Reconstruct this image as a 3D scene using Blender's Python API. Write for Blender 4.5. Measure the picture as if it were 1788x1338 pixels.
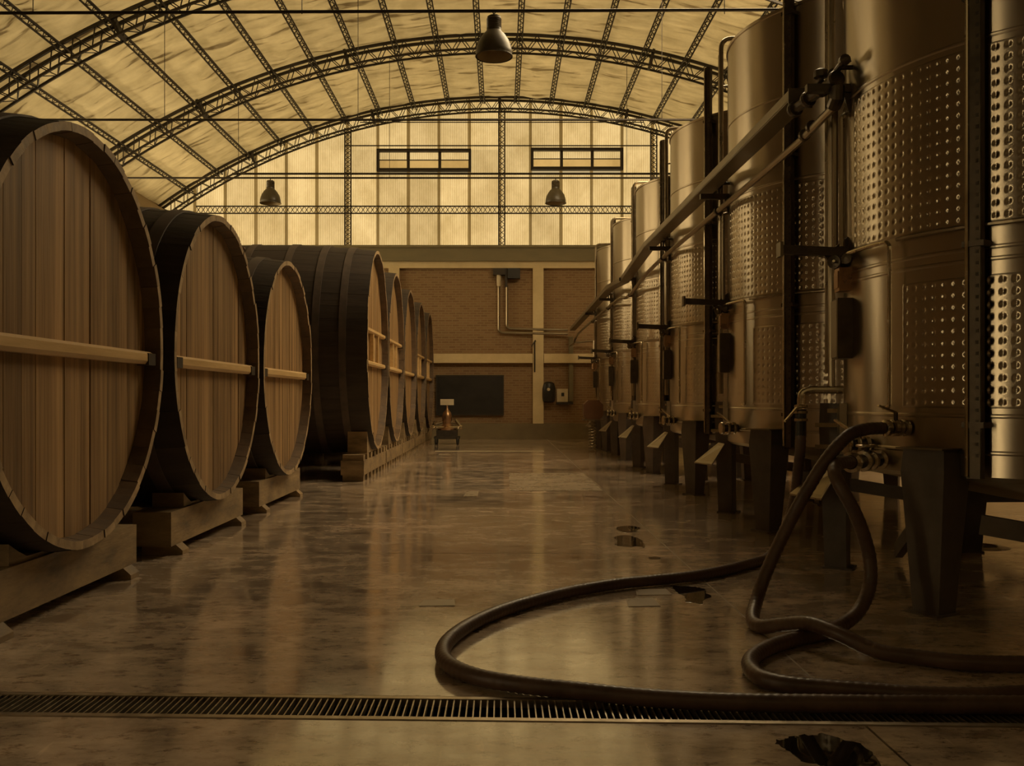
import bpy, bmesh, math, random
from mathutils import Vector, Matrix, noise

random.seed(7)
PI = math.pi
scene = bpy.context.scene
for o in list(bpy.data.objects):
    bpy.data.objects.remove(o)
col = scene.collection

# ------------------------------------------------------------------ camera
cam_d = bpy.data.cameras.new('camera')
cam = bpy.data.objects.new('camera', cam_d)
col.objects.link(cam)
cam.location = (0, 0, 1.15)
cam.rotation_euler = (PI / 2, 0, 0)
cam_d.sensor_width = 36
cam_d.lens = 36 * 1650 / 1788
cam_d.shift_x = 18 / 1788
cam_d.shift_y = 27.5 / 1788
cam_d.clip_end = 200
scene.camera = cam

# ------------------------------------------------------------------ world, exposure
wd = bpy.data.worlds.new('world')
scene.world = wd
wd.use_nodes = True
wd.node_tree.nodes['Background'].inputs[0].default_value = (1.0, 0.74, 0.36, 1)
wd.node_tree.nodes['Background'].inputs[1].default_value = 0.5
scene.view_settings.view_transform = 'Standard'
scene.view_settings.look = 'None'
scene.view_settings.gamma = 1.0
scene.view_settings.exposure = 0.0
scene.view_settings.use_curve_mapping = False

cy = scene.cycles
cy.max_bounces = 6
cy.diffuse_bounces = 4
cy.glossy_bounces = 4
cy.transmission_bounces = 4
cy.adaptive_threshold = 0.07

DAY = (1.0, 0.72, 0.315)          # colour of the daylight behind the yellowed sheets
GABLE_E = 0.80                    # glow of the translucent end gable
REAR_E = 0.25                     # the same gable behind the camera
SIDE_E = 11.0                     # clear side windows
ROOF_GLOW_E = 1.40                      # glow added to the roof sheets hidden above the lining
ROOF_FILL_E = 13.0                     # unseen glowing panels added over the tanks to brighten the interior


# ------------------------------------------------------------------ materials
def nodes(name):
    m = bpy.data.materials.new(name)
    m.use_nodes = True
    nt = m.node_tree
    b = nt.nodes['Principled BSDF']
    return m, nt, b


def N(nt, typ, **kw):
    n = nt.nodes.new(typ)
    for k, v in kw.items():
        if k.startswith('i_'):
            n.inputs[k[2:].replace('_', ' ')].default_value = v
        else:
            setattr(n, k, v)
    return n


def ramp(nt, fac, stops):
    r = nt.nodes.new('ShaderNodeValToRGB')
    el = r.color_ramp.elements
    while len(el) < len(stops):
        el.new(0.5)
    for e, (p, c) in zip(el, stops):
        e.position = p
        e.color = (c[0], c[1], c[2], 1)
    nt.links.new(fac, r.inputs[0])
    return r.outputs[0]


def coords(nt, scale, which='Position'):
    if which == 'Position':
        src = nt.nodes.new('ShaderNodeNewGeometry').outputs['Position']
    else:
        src = nt.nodes.new('ShaderNodeTexCoord').outputs['Object']
    mp = nt.nodes.new('ShaderNodeMapping')
    mp.inputs['Scale'].default_value = scale
    nt.links.new(src, mp.inputs['Vector'])
    return mp


def pm(name, c1, c2, scale=(3, 3, 3), rough=(0.5, 0.7), metal=0.0, bump=0.0, bscale=None, rnd=0.0,
       which='Position', detail=6.0, spec=0.5):
    m, nt, b = nodes(name)
    L = nt.links.new
    mp = coords(nt, scale, which)
    nz = N(nt, 'ShaderNodeTexNoise', i_Scale=1.0, i_Detail=detail, i_Roughness=0.6)
    vec = mp.outputs[0]
    if rnd:
        oi = nt.nodes.new('ShaderNodeObjectInfo')
        ad = nt.nodes.new('ShaderNodeVectorMath')
        ad.operation = 'MULTIPLY_ADD'
        cb = nt.nodes.new('ShaderNodeCombineXYZ')
        for k in range(3):
            L(oi.outputs['Random'], cb.inputs[k])
        L(cb.outputs[0], ad.inputs[0])
        ad.inputs[1].default_value = (37, 53, 71)
        L(vec, ad.inputs[2])
        vec = ad.outputs[0]
    L(vec, nz.inputs['Vector'])
    colr = ramp(nt, nz.outputs['Fac'], [(0.3, c1), (0.7, c2)])
    if rnd:
        hs = nt.nodes.new('ShaderNodeHueSaturation')
        mr = N(nt, 'ShaderNodeMapRange')
        mr.inputs['To Min'].default_value = 1 - rnd
        mr.inputs['To Max'].default_value = 1 + rnd
        L(oi.outputs['Random'], mr.inputs['Value'])
        L(mr.outputs[0], hs.inputs['Value'])
        L(colr, hs.inputs['Color'])
        colr = hs.outputs[0]
    L(colr, b.inputs['Base Color'])
    mr2 = N(nt, 'ShaderNodeMapRange')
    mr2.inputs['From Min'].default_value = 0.3
    mr2.inputs['From Max'].default_value = 0.7
    mr2.inputs['To Min'].default_value = rough[0]
    mr2.inputs['To Max'].default_value = rough[1]
    L(nz.outputs['Fac'], mr2.inputs['Value'])
    L(mr2.outputs[0], b.inputs['Roughness'])
    b.inputs['Metallic'].default_value = metal
    b.inputs['Specular IOR Level'].default_value = spec
    if bump:
        n2 = N(nt, 'ShaderNodeTexNoise', i_Scale=1.0, i_Detail=8.0)
        mp2 = coords(nt, bscale or tuple(4 * s for s in scale), which)
        L(mp2.outputs[0], n2.inputs['Vector'])
        bp = N(nt, 'ShaderNodeBump')
        bp.inputs['Strength'].default_value = bump
        bp.inputs['Distance'].default_value = 0.01
        L(n2.outputs['Fac'], bp.inputs['Height'])
        L(bp.outputs[0], b.inputs['Normal'])
    return m


M = {}
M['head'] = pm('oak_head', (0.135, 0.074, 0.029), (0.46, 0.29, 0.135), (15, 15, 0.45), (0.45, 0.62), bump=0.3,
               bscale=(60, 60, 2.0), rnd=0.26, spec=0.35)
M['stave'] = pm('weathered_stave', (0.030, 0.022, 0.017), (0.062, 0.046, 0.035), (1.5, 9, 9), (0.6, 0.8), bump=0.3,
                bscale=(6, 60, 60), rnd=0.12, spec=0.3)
M['endgrain'] = pm('stave_end', (0.22, 0.145, 0.075), (0.50, 0.36, 0.20), (9, 9, 9), (0.55, 0.75), bump=0.3, rnd=0.15)
M['inner'] = pm('stave_inside_shaded', (0.075, 0.045, 0.022), (0.15, 0.092, 0.046), (9, 9, 9), (0.55, 0.75), rnd=0.15)  # shade inside the rim put into the colour
M['bar'] = pm('crossbar_wood', (0.55, 0.36, 0.15), (0.74, 0.52, 0.25), (8, 2, 16), (0.4, 0.55), bump=0.15)
M['beam'] = pm('cradle_timber', (0.13, 0.085, 0.04), (0.36, 0.25, 0.125), (3, 3, 9), (0.6, 0.85), bump=0.5,
               bscale=(14, 8, 40))
M['iron'] = pm('dark_iron', (0.03, 0.022, 0.014), (0.06, 0.045, 0.03), (6, 6, 6), (0.45, 0.65), metal=0.3)
M['rust'] = pm('rusted_hoop', (0.048, 0.034, 0.026), (0.11, 0.078, 0.058), (5, 5, 5), (0.6, 0.8))
M['roofsteel'] = pm('roof_steel', (0.018, 0.012, 0.007), (0.035, 0.024, 0.014), (4, 4, 4), (0.5, 0.7))
M['paint'] = pm('leg_paint', (0.08, 0.064, 0.054), (0.15, 0.12, 0.10), (4, 4, 4), (0.4, 0.6), bump=0.1, spec=0.4)
M['cream'] = pm('cream_concrete', (0.60, 0.47, 0.26), (0.74, 0.60, 0.35), (2, 2, 2), (0.7, 0.85), bump=0.15)
M['olive'] = pm('olive_ledge', (0.17, 0.14, 0.075), (0.23, 0.19, 0.105), (1.2, 1.2, 3), (0.6, 0.8))
M['plinth'] = pm('plinth_render', (0.14, 0.105, 0.055), (0.22, 0.17, 0.09), (1.5, 1.5, 2), (0.6, 0.8))
M['wallside'] = pm('side_wall_render', (0.30, 0.21, 0.105), (0.40, 0.30, 0.16), (1, 1, 1), (0.7, 0.85))
M['rubber'] = pm('hose_rubber', (0.06, 0.033, 0.021), (0.125, 0.072, 0.045), (7, 7, 7), (0.36, 0.52), spec=0.5)
M['blackplastic'] = pm('black_plastic', (0.012, 0.010, 0.008), (0.022, 0.018, 0.013), (5, 5, 5), (0.35, 0.5))
M['whiteplate'] = pm('white_plate', (0.55, 0.46, 0.30), (0.66, 0.56, 0.38), (5, 5, 5), (0.4, 0.55))
M['greybox'] = pm('grey_box', (0.30, 0.24, 0.15), (0.38, 0.31, 0.20), (5, 5, 5), (0.4, 0.55))
M['browntub'] = pm('brown_tub', (0.13, 0.06, 0.03), (0.18, 0.09, 0.045), (5, 5, 5), (0.4, 0.55))
M['lamp'] = pm('lamp_enamel', (0.055, 0.042, 0.022), (0.09, 0.07, 0.038), (6, 6, 6), (0.35, 0.5), spec=0.5)
M['lampin'] = pm('lamp_inside', (0.30, 0.22, 0.11), (0.36, 0.27, 0.14), (6, 6, 6), (0.3, 0.45))
M['grate'] = pm('galvanised_grate', (0.42, 0.36, 0.27), (0.58, 0.50, 0.38), (12, 12, 12), (0.28, 0.45), metal=0.9)
M['pit'] = pm('drain_pit', (0.012, 0.009, 0.006), (0.02, 0.015, 0.010), (5, 5, 5), (0.5, 0.7))
M['patch'] = pm('patch_concrete', (0.25, 0.195, 0.135), (0.38, 0.30, 0.21), (2.5, 2.5, 3), (0.24, 0.32), bump=0.08, spec=0.9)
M['grout'] = pm('joint_filler', (0.18, 0.14, 0.08), (0.27, 0.21, 0.12), (3, 3, 3), (0.4, 0.6))
M['strip'] = pm('pale_strip', (0.55, 0.47, 0.33), (0.7, 0.6, 0.43), (3, 3, 3), (0.3, 0.5))
M['tray'] = pm('tray_steel', (0.16, 0.125, 0.075), (0.23, 0.18, 0.11), (3, 3, 3), (0.35, 0.5), metal=0.6)
M['chrome'] = pm('fitting_steel', (0.50, 0.42, 0.30), (0.62, 0.53, 0.39), (9, 9, 9), (0.16, 0.3), metal=1.0)
M['darkfit'] = pm('dark_fitting', (0.06, 0.045, 0.03), (0.11, 0.085, 0.055), (9, 9, 9), (0.3, 0.45), metal=0.7)
M['pipe'] = pm('pipe_steel', (0.26, 0.21, 0.145), (0.34, 0.28, 0.19), (4, 4, 4), (0.25, 0.4), metal=0.9)
M['bbody'] = pm('bronze_pump', (0.30, 0.17, 0.09), (0.42, 0.26, 0.14), (6, 6, 6), (0.2, 0.4), metal=0.8)


def steel_mat():
    m, nt, b = nodes('brushed_stainless')
    L = nt.links.new
    mp = coords(nt, (1.2, 1.2, 0.5), 'Object')
    nz = N(nt, 'ShaderNodeTexNoise', i_Scale=1.0, i_Detail=5.0)
    L(mp.outputs[0], nz.inputs['Vector'])
    L(ramp(nt, nz.outputs['Fac'], [(0.3, (0.42, 0.36, 0.28)), (0.7, (0.54, 0.47, 0.37))]), b.inputs['Base Color'])
    mr = N(nt, 'ShaderNodeMapRange')
    mr.inputs['To Min'].default_value = 0.28
    mr.inputs['To Max'].default_value = 0.37
    L(nz.outputs['Fac'], mr.inputs['Value'])
    L(mr.outputs[0], b.inputs['Roughness'])
    b.inputs['Metallic'].default_value = 1.0
    b.inputs['Anisotropic'].default_value = 0.96
    cb = nt.nodes.new('ShaderNodeCombineXYZ')
    cb.inputs[2].default_value = 1.0
    L(cb.outputs[0], b.inputs['Tangent'])
    mp2 = coords(nt, (3, 3, 220), 'Object')
    n2 = N(nt, 'ShaderNodeTexNoise', i_Scale=1.0, i_Detail=3.0)
    L(mp2.outputs[0], n2.inputs['Vector'])
    bp = N(nt, 'ShaderNodeBump')
    bp.inputs['Strength'].default_value = 0.06
    bp.inputs['Distance'].default_value = 0.004
    L(n2.outputs['Fac'], bp.inputs['Height'])
    L(bp.outputs[0], b.inputs['Normal'])
    return m


M['steel'] = steel_mat()


def floor_mat():
    m, nt, b = nodes('sealed_concrete')
    L = nt.links.new
    mp = coords(nt, (0.55, 0.8, 1))
    n1 = N(nt, 'ShaderNodeTexNoise', i_Scale=1.0, i_Detail=9.0, i_Roughness=0.65)
    L(mp.outputs[0], n1.inputs['Vector'])
    mpb = coords(nt, (3.2, 5.0, 1))
    n2 = N(nt, 'ShaderNodeTexNoise', i_Scale=1.0, i_Detail=10.0, i_Roughness=0.7)
    L(mpb.outputs[0], n2.inputs['Vector'])
    c1 = ramp(nt, n1.outputs['Fac'], [(0.28, (0.30, 0.24, 0.185)), (0.52, (0.58, 0.47, 0.36)), (0.75, (0.80, 0.60, 0.45))])
    c2 = ramp(nt, n2.outputs['Fac'], [(0.33, (0.6, 0.55, 0.51)), (0.5, (0.97, 0.95, 0.92)), (0.72, (1.3, 1.25, 1.18))])
    mx = nt.nodes.new('ShaderNodeMix')
    mx.data_type = 'RGBA'
    mx.blend_type = 'MULTIPLY'
    mx.inputs[0].default_value = 1.0
    L(c1, mx.inputs[6])
    L(c2, mx.inputs[7])
    # fine scratches
    mpc = coords(nt, (26, 3.0, 1))
    mpc.inputs['Rotation'].default_value = (0, 0, 0.9)
    n3 = N(nt, 'ShaderNodeTexNoise', i_Scale=1.0, i_Detail=4.0)
    L(mpc.outputs[0], n3.inputs['Vector'])
    sc = ramp(nt, n3.outputs['Fac'], [(0.66, (0, 0, 0)), (0.72, (0.14, 0.11, 0.075))])
    ad = nt.nodes.new('ShaderNodeMix')
    ad.data_type = 'RGBA'
    ad.blend_type = 'ADD'
    ad.inputs[0].default_value = 1.0
    L(mx.outputs[2], ad.inputs[6])
    L(sc, ad.inputs[7])
    mpd = coords(nt, (9, 16, 1))
    n4 = N(nt, 'ShaderNodeTexNoise', i_Scale=1.0, i_Detail=12.0, i_Roughness=0.75)
    L(mpd.outputs[0], n4.inputs['Vector'])
    spk = ramp(nt, n4.outputs['Fac'], [(0.38, (0.42, 0.36, 0.32)), (0.47, (1, 1, 1)), (0.62, (1.0, 1.0, 1.0)), (0.7, (1.35, 1.3, 1.2))])
    ms = nt.nodes.new('ShaderNodeMix')
    ms.data_type = 'RGBA'
    ms.blend_type = 'MULTIPLY'
    ms.inputs[0].default_value = 1.0
    L(ad.outputs[2], ms.inputs[6])
    L(spk, ms.inputs[7])
    L(ms.outputs[2], b.inputs['Base Color'])
    r1 = ramp(nt, n1.outputs['Fac'], [(0.35, (0.06,) * 3), (0.7, (0.17,) * 3)])
    r2 = ramp(nt, n2.outputs['Fac'], [(0.35, (0.0,) * 3), (0.75, (0.10,) * 3)])
    mr = nt.nodes.new('ShaderNodeMix')
    mr.data_type = 'RGBA'
    mr.blend_type = 'ADD'
    mr.inputs[0].default_value = 1.0
    L(r1, mr.inputs[6])
    L(r2, mr.inputs[7])
    L(mr.outputs[2], b.inputs['Roughness'])
    b.inputs['IOR'].default_value = 1.6
    mcw = N(nt, 'ShaderNodeMapRange')
    mcw.inputs['From Min'].default_value = 0.40
    mcw.inputs['From Max'].default_value = 0.60
    mcw.inputs['To Min'].default_value = 0.95
    mcw.inputs['To Max'].default_value = 0.45
    L(n2.outputs['Fac'], mcw.inputs['Value'])
    L(mcw.outputs[0], b.inputs['Coat Weight'])
    b.inputs['Coat IOR'].default_value = 3.2
    mcr = N(nt, 'ShaderNodeMapRange')
    mcr.inputs['From Min'].default_value = 0.35
    mcr.inputs['From Max'].default_value = 0.65
    mcr.inputs['To Min'].default_value = 0.07
    mcr.inputs['To Max'].default_value = 0.16
    L(n1.outputs['Fac'], mcr.inputs['Value'])
    L(mcr.outputs[0], b.inputs['Coat Roughness'])
    bp = N(nt, 'ShaderNodeBump')
    bp.inputs['Strength'].default_value = 0.10
    bp.inputs['Distance'].default_value = 0.005
    L(n2.outputs['Fac'], bp.inputs['Height'])
    L(bp.outputs[0], b.inputs['Normal'])
    return m


M['floor'] = floor_mat()


def brick_mat():
    m, nt, b = nodes('brown_brick')
    L = nt.links.new
    g = nt.nodes.new('ShaderNodeNewGeometry')
    sp = nt.nodes.new('ShaderNodeSeparateXYZ')
    cb = nt.nodes.new('ShaderNodeCombineXYZ')
    L(g.outputs['Position'], sp.inputs[0])
    L(sp.outputs['X'], cb.inputs[0])
    L(sp.outputs['Z'], cb.inputs[1])
    br = nt.nodes.new('ShaderNodeTexBrick')
    br.inputs['Scale'].default_value = 1.0
    br.inputs['Brick Width'].default_value = 0.20
    br.inputs['Row Height'].default_value = 0.068
    br.inputs['Mortar Size'].default_value = 0.012
    br.inputs['Color1'].default_value = (0.22, 0.125, 0.06, 1)
    br.inputs['Color2'].default_value = (0.30, 0.18, 0.088, 1)
    br.inputs['Mortar'].default_value = (0.30, 0.21, 0.11, 1)
    L(cb.outputs[0], br.inputs['Vector'])
    L(br.outputs['Color'], b.inputs['Base Color'])
    b.inputs['Roughness'].default_value = 0.85
    bp = N(nt, 'ShaderNodeBump')
    bp.invert = True
    bp.inputs['Strength'].default_value = 0.6
    bp.inputs['Distance'].default_value = 0.01
    L(br.outputs['Fac'], bp.inputs['Height'])
    L(bp.outputs[0], b.inputs['Normal'])
    return m


M['brick'] = brick_mat()


def glow_mat(name, strength, tint=(1, 1, 1), dirt=0.3, rnd=0.12, diff=0.25, ribs=False):
    """daylit translucent sheet: the light that comes through, less where the sheet is dirty; ribs adds painted shading"""
    m, nt, b = nodes(name)
    L = nt.links.new
    mp = coords(nt, (1.3, 1.3, 0.9))
    nz = N(nt, 'ShaderNodeTexNoise', i_Scale=1.0, i_Detail=8.0, i_Roughness=0.7)
    L(mp.outputs[0], nz.inputs['Vector'])
    c = [d * t for d, t in zip(DAY, tint)]
    lo = (c[0] * (1 - dirt), c[1] * (1 - dirt * 1.1), c[2] * (1 - dirt * 1.35))
    cr = ramp(nt, nz.outputs['Fac'], [(0.3, lo), (0.62, c)])
    oi = nt.nodes.new('ShaderNodeObjectInfo')
    mr = N(nt, 'ShaderNodeMapRange')
    mr.inputs['To Min'].default_value = strength * (1 - rnd)
    mr.inputs['To Max'].default_value = strength * (1 + rnd)
    L(oi.outputs['Random'], mr.inputs['Value'])
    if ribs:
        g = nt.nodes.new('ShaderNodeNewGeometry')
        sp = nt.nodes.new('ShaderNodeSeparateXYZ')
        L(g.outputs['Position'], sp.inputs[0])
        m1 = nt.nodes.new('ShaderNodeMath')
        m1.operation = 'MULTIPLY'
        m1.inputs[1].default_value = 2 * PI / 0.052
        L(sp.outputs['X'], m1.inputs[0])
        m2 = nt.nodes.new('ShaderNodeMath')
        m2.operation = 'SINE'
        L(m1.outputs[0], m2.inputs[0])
        rib_shade = ramp(nt, m2.outputs[0], [(0.0, (1, 1, 1)), (0.9, (0.62, 0.56, 0.45))])  # corrugation shading painted into the glow, dark along each rib
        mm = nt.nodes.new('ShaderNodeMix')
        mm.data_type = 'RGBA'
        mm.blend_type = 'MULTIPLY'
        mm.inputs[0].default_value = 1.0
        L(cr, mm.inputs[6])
        L(rib_shade, mm.inputs[7])
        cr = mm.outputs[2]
    L(cr, b.inputs['Emission Color'])
    L(mr.outputs[0], b.inputs['Emission Strength'])
    b.inputs['Base Color'].default_value = (diff, diff * 0.8, diff * 0.5, 1)
    b.inputs['Roughness'].default_value = 0.5
    return m


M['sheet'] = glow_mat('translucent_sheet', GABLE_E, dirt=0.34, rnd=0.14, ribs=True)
M['overlap'] = glow_mat('doubled_sheet', GABLE_E * 0.26, (1, 0.82, 0.5), 0.3, 0.1, 0.12)
M['pane_lo'] = glow_mat('amber_pane', GABLE_E * 0.72, (1, 0.85, 0.6), 0.35, 0.1)
M['rear'] = glow_mat('rear_sheet', REAR_E)
M['rooffill'] = glow_mat('roof_fill_glow', ROOF_FILL_E, (1, 1.06, 1.4), 0.08, 0.02)
M['roofsheet'] = glow_mat('roof_sheet_glow', ROOF_GLOW_E, (1, 1.03, 1.2), 0.1, 0.02)
M['roofopaque'] = pm('roof_sheet_opaque', (0.2, 0.17, 0.12), (0.25, 0.2, 0.14), (1, 1, 1), (0.6, 0.8))


def lining_mat():
    """thin wrinkled cloth: part of the glow added to the roof sheets filters through"""
    m = pm('roof_lining', (0.52, 0.46, 0.30), (0.72, 0.65, 0.45), (1.5, 1.5, 1.5), (0.6, 0.8), bump=0.6, bscale=(2.5, 8, 6), rnd=0.08)
    nt = m.node_tree
    b = nt.nodes['Principled BSDF']
    tr = nt.nodes.new('ShaderNodeBsdfTranslucent')
    mix = nt.nodes.new('ShaderNodeMixShader')
    mix.inputs[0].default_value = 0.35
    # crease shade painted into the translucent colour as thin dark slits
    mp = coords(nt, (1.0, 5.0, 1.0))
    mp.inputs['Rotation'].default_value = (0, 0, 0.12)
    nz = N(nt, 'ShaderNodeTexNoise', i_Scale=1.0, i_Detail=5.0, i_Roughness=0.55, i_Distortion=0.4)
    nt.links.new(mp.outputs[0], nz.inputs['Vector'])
    crease_shade = ramp(nt, nz.outputs['Fac'], [(0.355, (0.18, 0.15, 0.12)), (0.40, (0.74, 0.73, 0.71)), (0.5, (0.95, 0.95, 0.95)), (0.66, (1.12, 1.12, 1.12))])
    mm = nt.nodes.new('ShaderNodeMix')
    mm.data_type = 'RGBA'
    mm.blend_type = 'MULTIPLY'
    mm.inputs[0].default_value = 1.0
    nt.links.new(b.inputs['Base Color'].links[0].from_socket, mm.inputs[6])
    nt.links.new(crease_shade, mm.inputs[7])
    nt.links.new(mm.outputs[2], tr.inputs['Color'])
    nt.links.new(b.outputs[0], mix.inputs[1])
    nt.links.new(tr.outputs[0], mix.inputs[2])
    nt.links.new(mix.outputs[0], nt.nodes['Material Output'].inputs['Surface'])
    return m


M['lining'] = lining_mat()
M['fillpane'] = glow_mat('left_fill_pane', 6.0, (1, 1.05, 1.25), 0.05, 0.02)
M['sidepane'] = glow_mat('side_pane', SIDE_E, (1, 1.05, 1.25), 0.05, 0.02)


def water_mat():
    m, nt, b = nodes('water_film')
    b.inputs['Base Color'].default_value = (0.012, 0.009, 0.006, 1)
    b.inputs['Roughness'].default_value = 0.02
    b.inputs['IOR'].default_value = 1.33
    return m


M['water'] = water_mat()


# ------------------------------------------------------------------ mesh helpers
class MB:
    def __init__(s):
        s.v, s.f, s.m = [], [], []

    def add(s, verts, faces, mi=0):
        n = len(s.v)
        s.v += [tuple(p) for p in verts]
        s.f += [tuple(i + n for i in q) for q in faces]
        s.m += [mi] * len(faces)
        return s

    def box(s, x0, x1, y0, y1, z0, z1, mi=0):
        return s.add([(x0, y0, z0), (x1, y0, z0), (x1, y1, z0), (x0, y1, z0),
                      (x0, y0, z1), (x1, y0, z1), (x1, y1, z1), (x0, y1, z1)],
                     [(0, 3, 2, 1), (4, 5, 6, 7), (0, 1, 5, 4), (1, 2, 6, 5), (2, 3, 7, 6), (3, 0, 4, 7)], mi)

    def bar(s, p0, p1, w, h, up=(0, 0, 1), w1=None, h1=None, mi=0):
        p0, p1 = Vector(p0), Vector(p1)
        d = (p1 - p0).normalized()
        up = Vector(up)
        if abs(d.dot(up)) > 0.98:
            up = Vector((0, 1, 0))
        sd = d.cross(up).normalized()
        u = sd.cross(d).normalized()
        w1 = w if w1 is None else w1
        h1 = h if h1 is None else h1
        vs = []
        for p, a, b in ((p0, w, h), (p1, w1, h1)):
            for i, j in ((-1, -1), (1, -1), (1, 1), (-1, 1)):
                vs.append(p + sd * (a / 2 * i) + u * (b / 2 * j))
        return s.add(vs, [(0, 1, 2, 3), (7, 6, 5, 4), (0, 4, 5, 1), (1, 5, 6, 2), (2, 6, 7, 3), (3, 7, 4, 0)], mi)

    def tube(s, path, r, seg=8, rf=None, closed=False, mi=0):
        P = [Vector(p) for p in path]
        n = len(P)
        t0 = (P[1] - P[0]).normalized()
        ref = Vector((0, 0, 1)) if abs(t0.z) < 0.9 else Vector((1, 0, 0))
        nrm = (ref - t0 * ref.dot(t0)).normalized()
        vs = []
        for i in range(n):
            if closed:
                t = (P[(i + 1) % n] - P[i - 1]).normalized()
            else:
                t = (P[min(i + 1, n - 1)] - P[max(i - 1, 0)]).normalized()
            nrm = (nrm - t * nrm.dot(t)).normalized()
            bn = t.cross(nrm)
            rr = rf(i, n) if rf else r
            for k in range(seg):
                a = 2 * PI * k / seg
                vs.append(P[i] + nrm * (rr * math.cos(a)) + bn * (rr * math.sin(a)))
        fs = []
        for i in range(n if closed else n - 1):
            j = (i + 1) % n
            for k in range(seg):
                k2 = (k + 1) % seg
                fs.append((i * seg + k, i * seg + k2, j * seg + k2, j * seg + k))
        if not closed:
            fs.append(tuple(reversed(range(seg))))
            fs.append(tuple((n - 1) * seg + k for k in range(seg)))
        return s.add(vs, fs, mi)

    def lathe(s, prof, seg=24, base=(0, 0, 0), axis=(0, 0, 1), mi=0, caps=True):
        ax = Vector(axis).normalized()
        q = Vector((0, 0, 1)).rotation_difference(ax)
        b = Vector(base)
        vs = []
        for r, z in prof:
            for k in range(seg):
                a = 2 * PI * k / seg
                vs.append(b + q @ Vector((r * math.cos(a), r * math.sin(a), z)))
        fs = []
        for i in range(len(prof) - 1):
            for k in range(seg):
                k2 = (k + 1) % seg
                fs.append((i * seg + k, i * seg + k2, (i + 1) * seg + k2, (i + 1) * seg + k))
        if caps:
            fs.append(tuple(reversed(range(seg))))
            fs.append(tuple((len(prof) - 1) * seg + k for k in range(seg)))
        return s.add(vs, fs, mi)

    def prism(s, pts, vec, mi=0):
        v = Vector(vec)
        n = len(pts)
        P = [Vector(p) for p in pts]
        fs = [tuple(range(n)), tuple(reversed(range(n, 2 * n)))]
        for i in range(n):
            j = (i + 1) % n
            fs.append((i, i + n, j + n, j))
        return s.add(P + [p + v for p in P], fs, mi)

    def mesh(s, name, mats, smooth=None, fix=True):
        me = bpy.data.meshes.new(name)
        me.from_pydata(s.v, [], s.f)
        if not isinstance(mats, (list, tuple)):
            mats = [mats]
        for k in mats:
            me.materials.append(M[k])
        if len(mats) > 1:
            me.polygons.foreach_set('material_index', s.m)
        if fix:
            bm = bmesh.new()
            bm.from_mesh(me)
            bmesh.ops.recalc_face_normals(bm, faces=bm.faces)
            bm.to_mesh(me)
            bm.free()
        if smooth:
            me.polygons.foreach_set('use_smooth', [True] * len(me.polygons))
            me.set_sharp_from_angle(angle=math.radians(smooth))
        me.update()
        return me

    def build(s, name, mats, parent=None, smooth=None, fix=True, loc=None):
        return link(name, s.mesh(name, mats, smooth, fix), parent, loc)


def link(name, me, parent=None, loc=None):
    o = bpy.data.objects.new(name, me)
    col.objects.link(o)
    if parent:
        o.parent = parent
    if loc:
        o.location = loc
    return o


def thing(name, label, cat, loc=(0, 0, 0), group=None):
    o = bpy.data.objects.new(name, None)
    col.objects.link(o)
    o.location = loc
    return tag(o, label, cat, group)


def tag(o, label, cat, group=None):
    o['label'] = label
    o['category'] = cat
    if group:
        o['group'] = group
    return o


def struct(o, label=None):
    o['kind'] = 'structure'
    if label:
        o['label'] = label
    return o


def stuff(o):
    o['kind'] = 'stuff'
    return o


def copy_tree(o, parent=None):
    c = o.copy()
    col.objects.link(c)
    c.parent = parent
    for ch in list(o.children):
        copy_tree(ch, c)
    return c


def spline(pts, step=0.03):
    P = [Vector(p) for p in pts]
    P = [P[0] * 2 - P[1]] + P + [P[-1] * 2 - P[-2]]
    out = []
    for i in range(1, len(P) - 2):
        a, b, c, d = P[i - 1:i + 3]
        n = max(2, int((c - b).length / step))
        for k in range(n):
            t = k / n
            out.append(0.5 * ((2 * b) + (c - a) * t + (2 * a - 5 * b + 4 * c - d) * t * t + (3 * b - a - 3 * c + d) * t ** 3))
    out.append(P[-2])
    return out


def bend(pts, r=0.08, n=5):
    """polyline with rounded corners"""
    P = [Vector(p) for p in pts]
    out = [P[0]]
    for i in range(1, len(P) - 1):
        a = (P[i - 1] - P[i])
        b = (P[i + 1] - P[i])
        rr = min(r, a.length * 0.45, b.length * 0.45)
        p0 = P[i] + a.normalized() * rr
        p2 = P[i] + b.normalized() * rr
        for k in range(n + 1):
            t = k / n
            out.append(p0 * (1 - t) ** 2 + P[i] * (2 * t * (1 - t)) + p2 * t * t)
    out.append(P[-1])
    return out


# ------------------------------------------------------------------ hall dimensions
YB, YF = 26.7, -7.0               # far gable, gable behind the camera
XW = 9.56                         # half width
AC, AR, AX = -6.76, 16.4, -0.06   # roof arc: centre height, radius, centre x
AH = 0.622


def arc_z(x, r=AR):
    return AC + math.sqrt(max(r * r - (x - AX) ** 2, 0))


# ------------------------------------------------------------------ floor
SL = -0.033                        # the drain runs slightly askew
DN, DF = 3.392, 3.614
mb = MB()
mb.box(-XW, XW, YF, YB, -0.30, -0.16)
floor = struct(mb.build('floor', 'grout'), 'dark sealed concrete floor of the hall')
G = 0.005
JX = 1.28


def slab(x0, x1, ya, yb):
    """ya, yb: functions of x"""
    m = MB()
    m.prism([(x0 + G, ya(x0) + G, -0.16), (x1 - G, ya(x1) + G, -0.16), (x1 - G, yb(x1) - G, -0.16), (x0 + G, yb(x0) - G, -0.16)],
            (0, 0, 0.16))
    return m.build('slab', 'floor', floor)


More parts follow.
